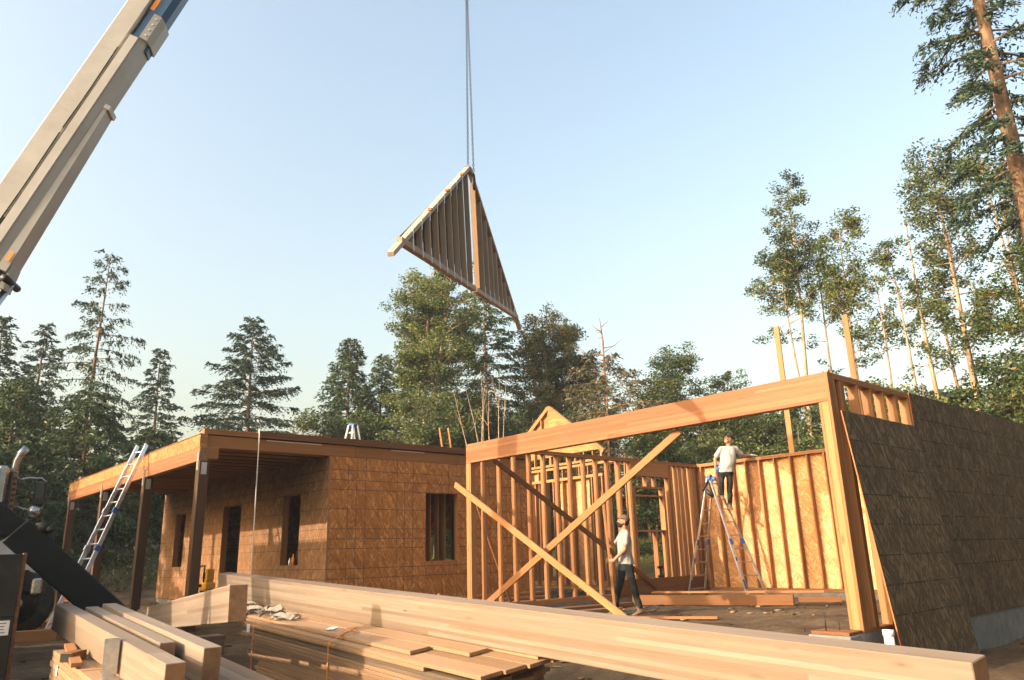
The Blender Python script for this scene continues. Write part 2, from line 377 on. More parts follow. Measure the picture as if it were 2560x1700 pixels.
gf = gm.ramp(gm.math('ADD', gm.math('MULTIPLY', dist, .01), gm.math('MULTIPLY', n1, .12)), [(.355, (0, 0, 0)), (.39, (1, 1, 1))])
c = gm.mix(gf, c, gm.ramp(n2, [(.3, (.035, .045, .015)), (.7, (.12, .12, .04))]))
rut = gm.noise(gm.mapping(o, (.25, 2.6, 1), (0, 0, .35)), 1.0, 4, .6, 1.2)
c = gm.mix(.55, c, gm.ramp(rut, [(.36, (.55, .52, .50)), (.55, (1.05, 1.04, 1.02))]), 'MULTIPLY')
gm.base(c); gm.rough(.95); gm.b.inputs['Specular IOR Level'].default_value = .1
hb = gm.math('ADD', n2, gm.math('MULTIPLY', n3, .4)); gm.bump(hb, .7, .05)
g = np_mesh('ground', np.stack([GX, GY, GZ], -1).reshape(-1, 3), Q, gm.m, smooth=True); tag(g, kind='structure')

# ================================================================== LEFT HOUSE
XF, YR, YL, XB = 7.508, 14.584, 25.6, 13.16
house = thing('house_frame', 'unfinished single-storey house sheathed in strand board with flat porch roof', 'house', (XF, YR, -.15))
tag(abox('foundation', XF + .02, XB - .02, YR + .02, YL - .02, -.6, -.01, M['concrete'], house), None)
# -- right wall, facing the garage
def wall_part(name, parent, loc): return link(name, None, Matrix.Translation(Vector(loc)), parent)
def tiled_wall(parent, name, P0, X, length, z0, z1, mat, holes, normal, th=.012, pw=1.22):
    """strand boards side by side from P0 along X; holes (a0,a1,z0,z1); each board is cut round the holes"""
    X = Vector(X); P0 = Vector(P0); root = None; a = 0.0; first = True
    while a < length - .01:
        b = min(a + pw, length)
        cuts = [h for h in holes if h[0] < b and h[1] > a]
        rects = []
        if not cuts: rects = [(a, b, z0, z1)]
        else:
            h = cuts[0]; ha, hb = max(h[0], a), min(h[1], b)
            if ha > a + .005: rects.append((a, ha, z0, z1))
            if hb < b - .005: rects.append((hb, b, z0, z1))
            if h[2] > z0 + .005: rects.append((ha, hb, z0, h[2]))
            if h[3] < z1 - .005: rects.append((ha, hb, h[3], z1))
        # one mesh per board in the board's own frame (so the print runs through)
        V = []; F = []; cx = (a + b) / 2 if b - a > pw - .02 else a + pw / 2; cz = (z0 + z1) / 2
        for (u0, u1, w0, w1) in rects:
            o = len(V); g_ = .0016
            u0 += g_ if abs(u0 - a) < 1e-6 else 0; u1 -= g_ if abs(u1 - b) < 1e-6 else 0
            for uu in (u0, u1):
                for yy in (-th / 2, th / 2):
                    for ww in (w0, w1): V.append((uu - cx, yy, ww - cz))
            F += [tuple(i + o for i in q) for q in ((0, 1, 3, 2), (4, 6, 7, 5), (0, 4, 5, 1), (2, 3, 7, 6), (0, 2, 6, 4), (1, 5, 7, 3))]
        me = bpy.data.meshes.new('osb_panel'); me.from_pydata(V, [], F); me.materials.append(mat); me.update()
        jit = Vector(normal) * random.uniform(0, .003)
        Zv = Vector((0, 0, 1)); Yv = Zv.cross(X)
        link('osb_panel', me, mat_from(X, Yv, Zv, P0 + X * cx + Vector((0, 0, cz)) + jit), parent)
        a = b
rw = wall_part('side_wall', house, (XF, YR, 0))
tiled_wall(rw, 'w', (XF, YR, 0), (1, 0, 0), XB - XF, 0, 3.10, M['osb_house'], [(9.95 - XF, 10.86 - XF, .905, 2.405)], (0, -1, 0))
pw_ = wall_part('porch_wall', house, (XF, YR, 0))
PH = [(YR - YR + 15.87 - YR, 16.76 - YR, .89, 2.41), (19.23 - YR, 20.45 - YR, .0, 2.41), (23.45 - YR, 24.30 - YR, .90, 2.41)]
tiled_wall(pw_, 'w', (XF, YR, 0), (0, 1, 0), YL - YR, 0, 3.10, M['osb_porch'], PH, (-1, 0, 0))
abox('corner_trim', XF - .012, XF + .03, YR - .012, YR - .004, 0, 3.10, M['stud'], house)
# studs and frames behind the openings
def wall_studs(parent, axis_, c0, a0, a1, z0, z1, step=.406, skip=(), mat=None, depth=.14):
    mat = mat or M['stud']; a = a0
    while a < a1:
        if not any(s0 < a < s1 for s0, s1 in skip):
            if axis_ == 'x': abox('stud', a - .019, a + .019, c0, c0 + depth, z0, z1, mat, parent)
            else: abox('stud', c0, c0 + depth, a - .019, a + .019, z0, z1, mat, parent)
        a += step
wall_studs(rw, 'x', YR + .02, XF + .2, XB, .04, 3.02, skip=[(9.93, 10.88)])
for a in (9.92, 10.89): abox('trimmer', a - .019, a + .019, YR + .02, YR + .16, .04, 3.02, M['stud'], rw)
abox('window_sill', 9.95, 10.86, YR + .01, YR + .16, .865, .90, M['stud'], rw)
abox('window_header', 9.95, 10.86, YR + .01, YR + .16, 2.41, 2.60, M['stud'], rw)
for a in (10.14, 10.37, 10.60, 10.80): abox('stud', a - .019, a + .019, YR + .42, YR + .56, .5, 2.9, M['lumber'], rw)
wall_studs(pw_, 'y', XF + .02, YR + .2, YL, .04, 3.02, skip=[(15.85, 16.78), (19.2, 20.48), (23.43, 24.32)])
for (a, b, z0, z1) in ((15.87, 16.76, .89, 2.41), (19.23, 20.45, 0, 2.41), (23.45, 24.30, .90, 2.41)):
    abox('jamb', XF - .006, XF + .15, a - .03, a, z0, z1, M['stud'], pw_); abox('jamb', XF - .006, XF + .15, b, b + .03, z0, z1, M['stud'], pw_)
    abox('lintel', XF - .006, XF + .15, a, b, z1, z1 + .035, M['stud'], pw_)
    if z0 > .1: abox('sill', XF - .006, XF + .15, a, b, z0 - .035, z0, M['stud'], pw_)
# inner partitions, floor and rear walls keep the inside dark
abox('floor_deck', XF + .02, XB - .01, YR + .02, YL - .02, -.005, .02, M['plank'], house)
wall_studs(house, 'x', 16.6, 9.4, 12.6, .02, 3.02, .406)
abox('partition_plate', 9.3, 12.9, 16.6, 16.74, 3.03, 3.10, M['stud'], house)
ew = wall_part('east_wall', house, (XB, YR, 0))
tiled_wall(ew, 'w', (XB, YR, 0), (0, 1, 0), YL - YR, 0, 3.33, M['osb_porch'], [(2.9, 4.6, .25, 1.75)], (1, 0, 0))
nw = wall_part('north_wall', house, (XF, YL, 0))
tiled_wall(nw, 'w', (XF, YL, 0), (1, 0, 0), XB - XF, 0, 3.33, M['osb_porch'], [], (0, 1, 0))
# -- roof
roof = wall_part('roof', house, (4.8, YR, 3.1))
x = YR + .30
joists = []
while x < YL - .1:
    j_ = abox('joist', 4.93, XF + .02, x - .035, x + .035, 3.105, 3.150, M['lumber'], roof); abox('joist_web', 4.93, XF + .02, x - .006, x + .006, 3.151, 3.297, M['roofdark'], j_); abox('joist_flange', 4.93, XF + .02, x - .03, x + .03, 3.298, 3.335, M['stud'], j_); x += .56
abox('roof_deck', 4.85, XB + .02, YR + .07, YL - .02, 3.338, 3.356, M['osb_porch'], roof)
abox('rim_board', 4.93, 8.10, YR - .005, YR + .040, 3.105, 3.338, M['ply'], roof)
abox('rim_board', 8.105, 10.9, YR - .007, YR + .038, 3.105, 3.338, M['ply'], roof)
abox('rim_board', 10.905, XB, YR - .005, YR + .040, 3.105, 3.338, M['ply'], roof)
abox('edge_board', 4.86, 5.92, YR - .02, YR + .12, 3.358, 3.465, M['ply'], roof)
abox('edge_board', 5.93, XB, YR - .06, YR + .5, 3.358, 3.372, M['roofdark'], roof)
abox('edge_board', 5.93, XB, YR - .02, YR + .12, 3.373, 3.500, M['roofdark'], roof)
abox('chalk_strip', 6.1, 7.3, YR - .0075, YR - .0055, 3.315, 3.330, M['paper'], roof, bev=0)
abox('chalk_strip', 9.0, 9.9, YR - .0095, YR - .0075, 3.315, 3.330, M['paper'], roof, bev=0)
abox('far_edge_board', 4.9, XB, YL - .05, YL + .06, 3.358, 3.47, M['ply'], roof)
# -- porch beam and posts
pb = wall_part('porch_beam', house, (4.772, YR, 2.83))
abox('lower_beam', 4.772, 4.93, YR - .12, YL - .02, 2.832, 3.085, M['header'], pb, .006, M['endgrain'])
abox('upper_beam', 4.778, 4.925, YR - .06, YL - .02, 3.087, 3.340, M['osb_pale'], pb, .006)
abox('beam_cap', 4.765, 4.93, YR - .06, YL - .06, 3.342, 3.356, M['lumber'], pb)
abox('beam_end_block', 4.79, 5.13, YR - .115, YR - .008, 2.88, 3.10, M['ply'], pb)
abox('roof_block', 4.79, 5.25, 24.3, 24.55, 3.36, 3.44, M['plank'], roof)
for py in (14.48, 17.93, 21.58, 25.30):
    p = abox('porch_post', 4.762, 4.942, py - .09, py + .09, -.45, 2.83, M['darkpost'], house, .006)
    for dx in (0,):
        abox('post_cap', 4.752, 4.7605, py - .045, py + .045, 2.66, 2.99, M['galv'], p, 0)
        abox('post_cap', 4.80, 4.90, py - .0985, py - .0915, 2.58, 2.80, M['galv'], p, 0)
# -- rear wing: stud wall with gable, seen past the house
iw = wall_part('inner_wall', house, (16.2, 14.8, 0))
wall_studs(iw, 'y', 16.2, 14.85, 19.2, .09, 3.10, .405, mat=M['lumber'])
abox('top_plate', 16.19, 16.35, 14.8, 19.2, 3.10, 3.18, M['lumber'], iw); abox('bottom_plate', 16.19, 16.35, 14.8, 19.2, .05, .09, M['lumber'], iw)
panel('osb_panel', (16.36, 16.1, 1.6), (0, 1, 0), 1.22, 3.0, .012, M['osb_inside'], iw)
wing = wall_part('rear_wing', house, (18.5, 16, 0))
wall_studs(wing, 'y', 18.5, 15.95, 21.6, .09, 3.80, .405)
abox('top_plate', 18.49, 18.65, 15.9, 21.8, 3.80, 3.88, M['stud'], wing); abox('bottom_plate', 18.49, 18.65, 15.9, 21.8, .05, .09, M['stud'], wing)
panel('rim_panel', (18.48, 18.8, -.20), (0, 1, 0), 6.0, .48, .02, M['osb_pale'], wing)
panel('osb_panel', (18.66, 20.9, 1.95), (0, 1, 0), 2.3, 3.7, .012, M['osb_inside'], wing)
# gable over the wing (triangle of strand board, rafters in front)
gy0, gh, gzb, ga = 19.36, 2.45, 4.28, 6.12
Vg = [(18.62, gy0 - gh, gzb), (18.62, gy0 + gh, gzb), (18.62, gy0, ga)]; Vg2 = [(18.64, b, c_) for _, b, c_ in Vg]
mesh('gable_panel', Vg + Vg2, [(0, 1, 2), (5, 4, 3), (0, 3, 4, 1), (1, 4, 5, 2), (2, 5, 3, 0)], M['osb_pale'], wing)
for s in (-1, 1):
    member('gable_rafter', (18.55, gy0 + s * (gh + .1), gzb - .08), (18.55, gy0 + s * .02, ga - .07), .12, .14, M['lumber'], wing)
    for k in range(1, 6):
        yy = gy0 + s * .41 * k; zz = ga - (ga - gzb) * .41 * k / gh - .16
        abox('gable_stud', 18.50, 18.61, yy - .019, yy + .019, gzb - .28, max(zz, gzb - .2), M['lumber'], wing)
abox('gable_stud', 18.50, 18.61, gy0 - .05, gy0 + .05, gzb - .28, ga - .25, M['lumber'], wing)
mesh('gable_cover', [(18.46, gy0 - gh, gzb), (18.46, gy0 - .02, gzb), (18.46, gy0 - .02, ga), (18.475, gy0 - gh, gzb), (18.475, gy0 - .02, gzb), (18.475, gy0 - .02, ga)], [(0, 1, 2), (5, 4, 3), (0, 3, 4, 1), (1, 4, 5, 2), (2, 5, 3, 0)], M['osb_pale'], wing)
abox('gable_plate', 18.47, 18.63, gy0 - gh, gy0 + gh, gzb - .36, gzb - .28, M['lumber'], wing)
abox('gable_end_post', 18.5, 18.62, gy0 - gh - .02, gy0 - gh + .05, 3.9, gzb + .0, M['lumber'], wing)

# ================================================================== GARAGE
garage = thing('garage_frame', 'open timber garage frame with glulam header across its front', 'garage', (9.464, 4.564, -.02))
X0, X1, Y0, Y1 = 9.464, 17.195, 4.564, 12.415
# concrete stem walls
st = wall_part('stem_wall', garage, (X0, Y0, -.5))
abox('side_stem', 9.30, X1 + .15, Y0 + .012, Y0 + .20, -1.0, -.025, M['concrete'], st, .008)
abox('back_stem', X1 - .04, X1 + .17, Y0 + .205, Y1, -1.0, -.025, M['concrete'], st, .008)
abox('left_stem', 9.6, X1 - .045, Y1 - .16, Y1 + .02, -1.0, -.06, M['concrete'], st, .008)
abox('corner_pier', 9.08, 9.295, Y0 - .01, Y0 + .52, -1.0, -.03, M['concrete'], st, .008)
abox('corner_footing', 9.297, 9.56, Y0 + .205, Y0 + .52, -1.0, -.03, M['concrete'], st, .008)
abox('sill_plate', 9.12, 9.46, Y0 + .02, Y0 + .50, -.028, .010, M['brownbeam'], st)
abox('sill_plate', 9.47, X1, Y0 + .01, Y0 + .15, -.023, .015, M['stud'], st)
# header
abox('header_beam', X0, X0 + .14, Y0 + .02, Y1, 2.822, 3.212, M['header'], garage, .006)
# right front post
abox('corner_post', X0, X0 + .14, 4.606, 4.70, .012, 2.820, M['lumber'], garage)
abox('jack_stud', X0 + .004, X0 + .136, 4.703, 4.741, .012, 2.820, M['stud'], garage)
abox('jack_stud', X0 - .003, X0 + .137, 4.566, 4.604, .012, 3.21, M['stud'], garage)
abox('king_stud', X0 + .145, X0 + .183, Y0 + .004, Y0 + .142, .018, 3.13, M['stud'], garage)
abox('king_stud', X0 + .32, X0 + .40, Y0 + .004, Y0 + .142, .018, 3.13, M['stud'], garage)
# left front post
abox('corner_post', X0, X0 + .14, Y1 - .11, Y1 - .004, -.15, 2.820, M['lumber'], garage)
abox('jack_stud', X0 + .004, X0 + .136, Y1 - .150, Y1 - .112, -.15, 2.820, M['lumber'], garage)
# right wall
rwg = wall_part('side_wall', garage, (X0, Y0, 0))
for x in (9.87, 10.29, 10.70, 11.10, 11.52, 11.95): abox('stud', x - .02, x + .02, Y0 + .004, Y0 + .142, .018, 3.13, M['stud'], rwg)
x = 12.36
while x < X1 + .1: abox('stud', x - .019, x + .019, Y0 + .004, Y0 + .142, .018, 3.13, M['stud'], rwg); x += .406
abox('top_plate', X0 + .142, X1 + .14, Y0 + .002, Y0 + .142, 3.132, 3.170, M['stud'], rwg); abox('top_plate', X0 + .142, X1 + .14, Y0 + .002, Y0 + .142, 3.172, 3.212, M['stud'], rwg)
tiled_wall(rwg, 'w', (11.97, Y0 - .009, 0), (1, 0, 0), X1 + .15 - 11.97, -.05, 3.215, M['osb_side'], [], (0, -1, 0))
abox('edge_strip', 11.958, 11.9695, Y0 - .015, Y0 - .003, 2.2, 3.215, M['osb_edge'], rwg, 0)
# back wall
bw = wall_part('back_wall', garage, (X1, Y0, 0))
y = Y0 + .15
for y in [12.38, 12.16, 11.69, 11.19, 10.79, 10.40, 9.98, 9.545, 9.10, 8.67, 8.26, 7.85, 7.44, 7.03, 6.62, 6.21, 5.80, 5.39, 4.98]:
    abox('stud', X1, X1 + .14, y - .019, y + .019, .055, 3.13, M['lumber'], bw)
abox('top_plate', X1 - .002, X1 + .142, Y0 + .145, Y1, 3.132, 3.170, M['lumber'], bw); abox('top_plate', X1 - .004, X1 + .142, Y0 + .145, Y1, 3.172, 3.212, M['lumber'], bw)
abox('bottom_plate', X1 - .002, X1 + .142, Y0 + .145, Y1, -.02, .05, M['lumber'], bw)
tiled_wall(bw, 'w', (X1 + .149, Y0, 0), (0, 1, 0), Y1 - Y0 + .1, -.04, 3.2, M['osb_inside'], [], (1, 0, 0))
# left wall: open studs with a window opening
lw_ = wall_part('left_wall', garage, (X0, Y1, 0))
for x in (9.86, 10.29, 10.70, 11.14, 11.57, 11.99, 12.41, 12.85, 13.27, 13.67, 14.08, 14.48, 15.95, 16.07, 16.31, 16.50, 16.70, 16.93, 17.10):
    abox('stud', x - .019, x + .019, Y1 - .14, Y1, .06, 3.13, M['stud'], lw_)
for x in (14.55, 15.70): abox('trimmer', x - .03, x + .03, Y1 - .145, Y1 + .004, .06, 2.55, M['lumber'], lw_)
abox('window_header', 14.50, 15.93, Y1 - .14, Y1, 2.80, 3.128, M['lumber'], lw_)
abox('window_head', 14.585, 15.665, Y1 - .14, Y1, 2.505, 2.55, M['lumber'], lw_); abox('window_head', 14.585, 15.665, Y1 - .14, Y1, 2.30, 2.34, M['lumber'], lw_)
abox('window_sill', 14.585, 15.665, Y1 - .14, Y1, 1.45, 1.49, M['lumber'], lw_)
abox('cripple_stud', 15.29, 15.33, Y1 - .14, Y1, .06, 1.448, M['lumber'], lw_)
abox('cripple_stud', 15.05, 15.09, Y1 - .14, Y1, 2.552, 2.798, M['lumber'], lw_); abox('cripple_stud', 15.40, 15.44, Y1 - .14, Y1, 2.552, 2.798, M['lumber'], lw_)
abox('top_plate', X0 + .142, X1, Y1 - .142, Y1 + .002, 3.132, 3.170, M['stud'], lw_); abox('top_plate', X0 + .142, X1, Y1 - .145, Y1 + .002, 3.172, 3.212, M['stud'], lw_)
abox('bottom_plate', X0 + .142, X1, Y1 - .142, Y1 + .002, -.055, .055, M['lumber'], lw_)
abox('base_board', 13.6, X1 - .02, Y1 - .195, Y1 - .150, .02, .36, M['brownbeam'], lw_)
# temporary braces
member('diagonal_brace', (9.44, 12.76, 2.425), (9.30, 8.08, -.06), .038, .12, M['lumber'], garage)
member('diagonal_brace', (9.640, 7.13, 2.79), (9.640, 12.0, .10), .038, .12, M['lumber'], garage)
member('diagonal_brace', (10.06, 12.245, 2.92), (15.25, 12.175, .03), .038, .11, M['brownbeam'], garage)
member('diagonal_brace', (9.75, 12.45, 2.05), (11.3, 13.2, -.10), .038, .09, M['lumber'], garage)
for yy, zt in ((9.545, 6.49), (7.75, 6.33)):
    abox('tall_stud', X1 + .165, X1 + .205, yy - .07, yy + .07, 1.2, zt, M['lumber'], garage)

# strand board sheets leaning on the garage side
def lean_sheet(x0, x1, label, dz=0, dy=0.0):
    top = Vector(((x0 + x1) / 2, Y0 - .030 - dy, 2.695 - dz)); bot = Vector(((x0 + x1) / 2 + .02, Y0 - .36 - dy, -.56)); Zd = (top - bot)
    t = thing('osb_sheet', label, 'wooden sheet', (bot.x, bot.y, bot.z), 'strand board sheets leaning on the garage')
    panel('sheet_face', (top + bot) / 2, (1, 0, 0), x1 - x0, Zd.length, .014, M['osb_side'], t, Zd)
    Xv = Vector((1, 0, 0)); Zn = Zd.normalized(); Yv = Zn.cross(Xv)
    if dy > 0: panel('painted_edge', (top + bot) / 2 - Xv * ((x1 - x0) / 2 + .002) - Yv * .0, Xv, .003, Zd.length, .014, M['osb_edge'], t, Zd, 0)
lean_sheet(9.60, 10.80, 'tall dark strand board sheet with orange edge leaning beside the corner post', .0, .016)
lean_sheet(10.82, 11.93, 'second dark strand board sheet leaning further along the garage side')
# pipe
pp = thing('pvc_pipe', 'short white plastic pipe stub beside the concrete corner pier', 'pipe', (9.5, 4.30, -.7))
tube('pipe_body', [(9.5, 4.30, -.75), (9.5, 4.30, -.02)], .055, M['pvc'], pp, 16); tube('pipe_cap', [(9.5, 4.30, -.04), (9.5, 4.30, .03)], .064, M['pvc'], pp, 16)
for i, (bx, by) in enumerate(((9.22, 4.92), (9.36, 4.82))):
    b = tag(tube('anchor_bolt', [(bx, by, -.03), (bx, by, .10 if i else .22)], .008, M['steel'], None, 6), ['tall bent steel anchor rod in the corner pier', 'short anchor bolt in the corner pier near the post'][i], 'bolt', 'anchor bolts in the pier')

# ================================================================== GABLE ON THE HOOK
gc = Vector((7.808, 9.947, 5.583)); ex = Vector((.779, .602, .173)).normalized(); ez = Vector((-.133, -.111, .985)); ez = (ez - ex * ez.dot(ex)).normalized(); en = ez.cross(ex)   # en points away from camera
w_, h_ = 3.93, 2.30
if en.dot(Vector((.63, .72, .27))) < 0: en = -en
gab = thing('gable_panel', 'triangular timber gable frame hanging from crane chains', 'gable frame', gc, None)
def gp(u, v, d=0.0): return gc + ex * u + ez * v + en * d
slope = h_ / w_; sdir = lambda s: (ex * (-s) * 1 + ez * slope)
for s in (-1, 1):
    # sheathing strips between studs are one board per half
    a, b_ = .29, w_ - .12
    tri = [(s * a, .05), (s * b_, .05), (s * a, h_ - slope * a - .09)]
    Vv = [gp(u, v, .048) for u, v in tri] + [gp(u, v, .061) for u, v in tri]
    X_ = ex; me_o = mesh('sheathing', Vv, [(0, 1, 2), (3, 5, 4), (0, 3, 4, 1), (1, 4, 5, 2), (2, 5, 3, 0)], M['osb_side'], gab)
    # rafter with tail
    e = s * (w_ + .34)
    P_top = gp(s * .02, h_ - .07 - slope * .02); P_end = gp(e, h_ - .07 - slope * (w_ + .34))
    member('rafter', P_end, P_top, .092, .062, M['greyplank'], gab, up=ez)
    for k in range(1, 10):
        u = .27 + k * .405
        if u > w_ - .2: break
        zt = h_ - slope * u - .15
        X, Y, Z = ez, en, ex
        A, B = gp(s * u, .04), gp(s * u, zt)
        member('stud', A, B, .038, .089, M['greyplank'], gab, up=en)
        if s < 0:
            member('metal_tie', gp(s * u, zt - .02, -.0495), gp(s * u, zt + .20, -.0495), .03, .003, M['galv'], gab, up=en, bev=0)
        member('metal_tie', gp(s * u, -.08, -.0495), gp(s * u, .14, -.0495), .03, .003, M['galv'], gab, up=en, bev=0)
    member('center_stud', gp(s * .27, .04), gp(s * .27, h_ - .28), .038, .089, M['plank'] if s > 0 else M['greyplank'], gab, up=en)
    for f in (.2, .45, .7):
        if s < 0:
            pc = gp(s * w_ * f, h_ - slope * w_ * f + .005); member('block', pc - en * .10, pc - en * .04, .045, .04, M['lumber'], gab, up=ez)
member('bottom_plate', gp(-w_ - .02, -.02), gp(-.03, -.02), .093, .085, M['greyplank'], gab, up=ez)
member('bottom_plate', gp(.03, -.02), gp(w_ + .02, -.02), .093, .085, M['greyplank'], gab, up=ez)
member('ridge_block', gp(-.10, h_ - .12), gp(.10, h_ - .12), .10, .10, M['plank'], gab, up=ez)
# chains
TIP = Vector((7.53, 9.69, 24.4))
rig = thing('lifting_chain', 'dark steel chain sling with two legs hanging from the crane hook', 'chain', (7.5, 9.69, 8))
def chain(A, B, lk=.07, wd=.017, th=.0055):
    A = Vector(A); B = Vector(B); d = (B - A); n = int(d.length / (lk * .74)); d.normalize(); a = d.orthogonal().normalized(); b = d.cross(a)
    G = []
    for i in range(n):
        c_ = A + d * (lk * .74 * (i + .5)); s_ = a if i % 2 else b
        pts = [c_ + d * (math.cos(t) * lk / 2) + s_ * (math.sin(t) * wd) for t in [2 * math.pi * k / 8 for k in range(9)]]
        G.append(tube_geo(pts, th, 4, False))
    return join(G)
t1 = gp(-.02, h_ - .02); t2 = gp(.12, h_ - .32, -.06)
RING = Vector((t1.x + .01, t1.y + .01, 12.4))
Vc, Fc = chain(t1, RING); mesh('chain_leg', Vc, Fc, M['steel'], rig)
Vc, Fc = chain(t2 + Vector((0, 0, .12)), RING); mesh('chain_leg', Vc, Fc, M['steel'], rig)
tube('master_ring', [RING + ex * (.09 * math.cos(k * math.pi / 8)) + Vector((0, 0, .09 * math.sin(k * math.pi / 8) + .08)) for k in range(17)], .014, M['steel'], rig, 8)
tube('hook', [RING + Vector((0, 0, .80)), RING + Vector((0, 0, .45)), RING + ex * .09 + Vector((0, 0, .33)), RING + ex * .07 + Vector((0, 0, .19)), RING + Vector((0, 0, .15)), RING - ex * .07 + Vector((0, 0, .21))], [.05, .035, .035, .035, .032, .015], M['yellow'], rig, 10)
V, F = tube_geo([RING + Vector((0, 0, .78)), RING + Vector((0, 0, .86)), RING + Vector((0, 0, 1.25)), RING + Vector((0, 0, 1.36))], [.05, .14, .14, .05], 16); mesh('hook_block', V, F, M['yellow'], rig, True)
tube('hoist_cable', [RING + Vector((0, 0, 1.34)), TIP], .012, M['steel'], rig, 6)
V, F = join([tube_geo([t2 + Vector((0, 0, .16 - .3 * k / 8)) + ex * (.05 * math.sin(k * math.pi / 8)) for k in range(9)], .022, 8), tube_geo([t2 + Vector((0, 0, .16 - .3 * k / 8)) - ex * (.05 * math.sin(k * math.pi / 8)) for k in range(9)], .022, 8)])
mesh('shackle', V, F, M['black'], rig, True)

# ================================================================== CRANE BOOM
DB = Vector((1.009, 12.961, 6.116)); A_ = Vector((.326, -.164, .931)).normalized()
S_ = Vector((-.447, -.894, 0)).normalized(); S_ = (S_ - A_ * S_.dot(A_)).normalized(); T_ = A_.cross(S_)
if T_.z < 0: T_ = -T_
crane = thing('crane_boom', 'cream telescopic crane boom rising steeply across the sky', 'crane', DB + A_ * -4.5)
def bp(s, t, o): return DB + A_ * s + T_ * t + S_ * o
def bsec(name, prof, s0, s1, mat, taper=None): return extrude_poly(name, prof, DB + A_ * s0, A_, T_, S_, s1 - s0, mat, crane, taper)
BS = .54; BW = .62; BO = -.124
def pr(*p): return [(a * BS + BO, b * BW) for a, b in p]
def bq(sv, t, o): return bp(sv, t * BS + BO, o * BW)
bsec('main_section', pr((.62, .26), (.62, -.30), (.52, -.34), (-.02, -.34), (-.02, .30), (.02, .34), (.55, .34)), -4.4, 8.6, M['cream'])
bsec('lower_web', pr((-.022, .22), (-.022, -.30), (-.40, -.30), (-.40, .22)), -4.4, 3.62, M['cream'])
bsec('rail_box', pr((-.11, .225), (-.11, .40), (-.36, .40), (-.40, .36), (-.40, .225)), -4.2, 3.70, M['cream'])
bsec('lower_flange', pr((-.402, .24), (-.402, .36), (-.57, .27), (-.60, -.24), (-.402, -.26)), -4.2, 3.9, M['cream'])
bsec('base_sleeve', pr((-.605, .10), (-.62, .36), (-.86, .34), (-.88, -.24), (-.605, -.26)), -.75, 2.3, M['cream'], pr((-.605, .10), (-.60, .30), (-.70, .28), (-.71, -.20), (-.605, -.22)))
bsec('sleeve_lip', pr((-.605, .14), (-.60, .33), (-.76, .31), (-.77, -.22), (-.605, -.22)), 2.3, 2.38, M['white'])
bsec('end_collar', pr((-.37, .235), (-.37, .41), (-.60, .375), (-.68, .10), (-.68, -.30), (-.37, -.32)), 3.72, 4.25, M['cream'])
for k in range(4):
    c_ = bq(3.80 + .12 * k, -.50, .40); V, F = tube_geo([c_ - S_ * .03, c_ + S_ * .012], .014, 8); mesh('bolt', V, F, M['galv'], crane)
bsec('inner_section', pr((-.05, .20), (-.05, -.26), (-.62, -.26), (-.64, .10), (-.50, .26), (-.12, .26)), 3.6, 19.9, M['boomblue'])
bsec('warning_tag', pr((-.08, .262), (-.08, .268), (-.22, .268), (-.22, .262)), 4.35, 4.75, M['orange'])
for s0, s1 in ((-3.5, -.4), (-.3, 1.6), (1.7, 3.4)):
    tube('hydraulic_line', [bq(s0, .005, .36), bq((s0 + s1) / 2, -.02, .372), bq(s1, .005, .36)], .010, M['black'], crane, 6)
tube('hydraulic_line', [bq(-.35, .05, .355), bq(-.2, -.03, .375), bq(.0, -.07, .36)], .014, M['black'], crane, 6)
for s0 in (-2.9, -1.3, .35, 2.0, 3.3, 4.9):
    bsec('weld_seam', pr((.50, .3415), (.50, .3445), (.03, .3445), (.03, .3415)), s0, s0 + .018, M['cream'])
bsec('cylinder_bracket', pr((-.88, .30), (-.88, -.22), (-1.02, -.18), (-1.06, .05), (-1.02, .28)), -1.0, -.62, M['cream'], pr((-.87, .26), (-.87, -.2), (-.93, -.16), (-.94, .05), (-.93, .22)))
c_ = bq(-.85, -.97, 0); tube('bracket_pin', [c_ - S_ * .24, c_ + S_ * .27], .055, M['black'], crane, 14)
bsec('amber_marker', pr((-.70, .363), (-.70, .368), (-.80, .368), (-.80, .363)), -.60, -.44, M['orange'])
e_ = Vector((-.15, 13.1, 1.6)); tube('lift_cylinder', [c_, c_ + (e_ - c_) * .45], .055, M['chrome'], crane, 16); tube('cylinder_barrel', [c_ + (e_ - c_) * .40, e_], .10, M['cream'], crane, 16)
bsec('boom_head', pr((.5, .26), (.5, -.30), (-.75, -.30), (-.9, 0), (-.75, .26)), 19.9, 20.6, M['cream'])

# crane carrier body (left edge of the picture) with its outrigger arm
car = thing('crane_carrier', 'black steel crane carrier deck with white notice plate at the left edge', 'truck', (-.5, 9.5, -.6))
abox('deck_body', -3.2, 1.268, 8.45, 12.4, .15, 1.10, M['navy'], car, .02)
abox('deck_edge', 1.272, 1.305, 8.43, 8.47, -.30, 1.13, M['rust'], car, .004)
abox('front_panel', -1.2, 1.27, 8.40, 8.445, -.45, 1.12, M['black'], car, .006)
abox('skirt', -3.0, 1.10, 8.6, 12.2, -.35, .15, M['black'], car, .02)
abox('panel_seam', -1.2, 1.265, 8.393, 8.3995, .57, .585, M['navy'], car, 0)
np_ = panel('notice_plate', (1.165, 8.392, .485), (1, 0, 0), .15, .125, .004, M['paper'], car)
for k in range(4): panel('print_line', (1.165 - .006 * (k % 2), 8.3885, .525 - .026 * k), (1, 0, 0), .10 - .015 * (k % 3), .007, .002, M['ink'], np_, bev=0)
abox('turret', -2.2, .0, 12.5, 14.8, .4, 2.3, M['navy'], car, .05)
for wx in (-2.4, -1.0):
    V, F = tube_geo([(wx, 8.6, -.2), (wx, 8.95, -.2)], .5, 20); mesh('wheel', V, F, M['rubber'], car)
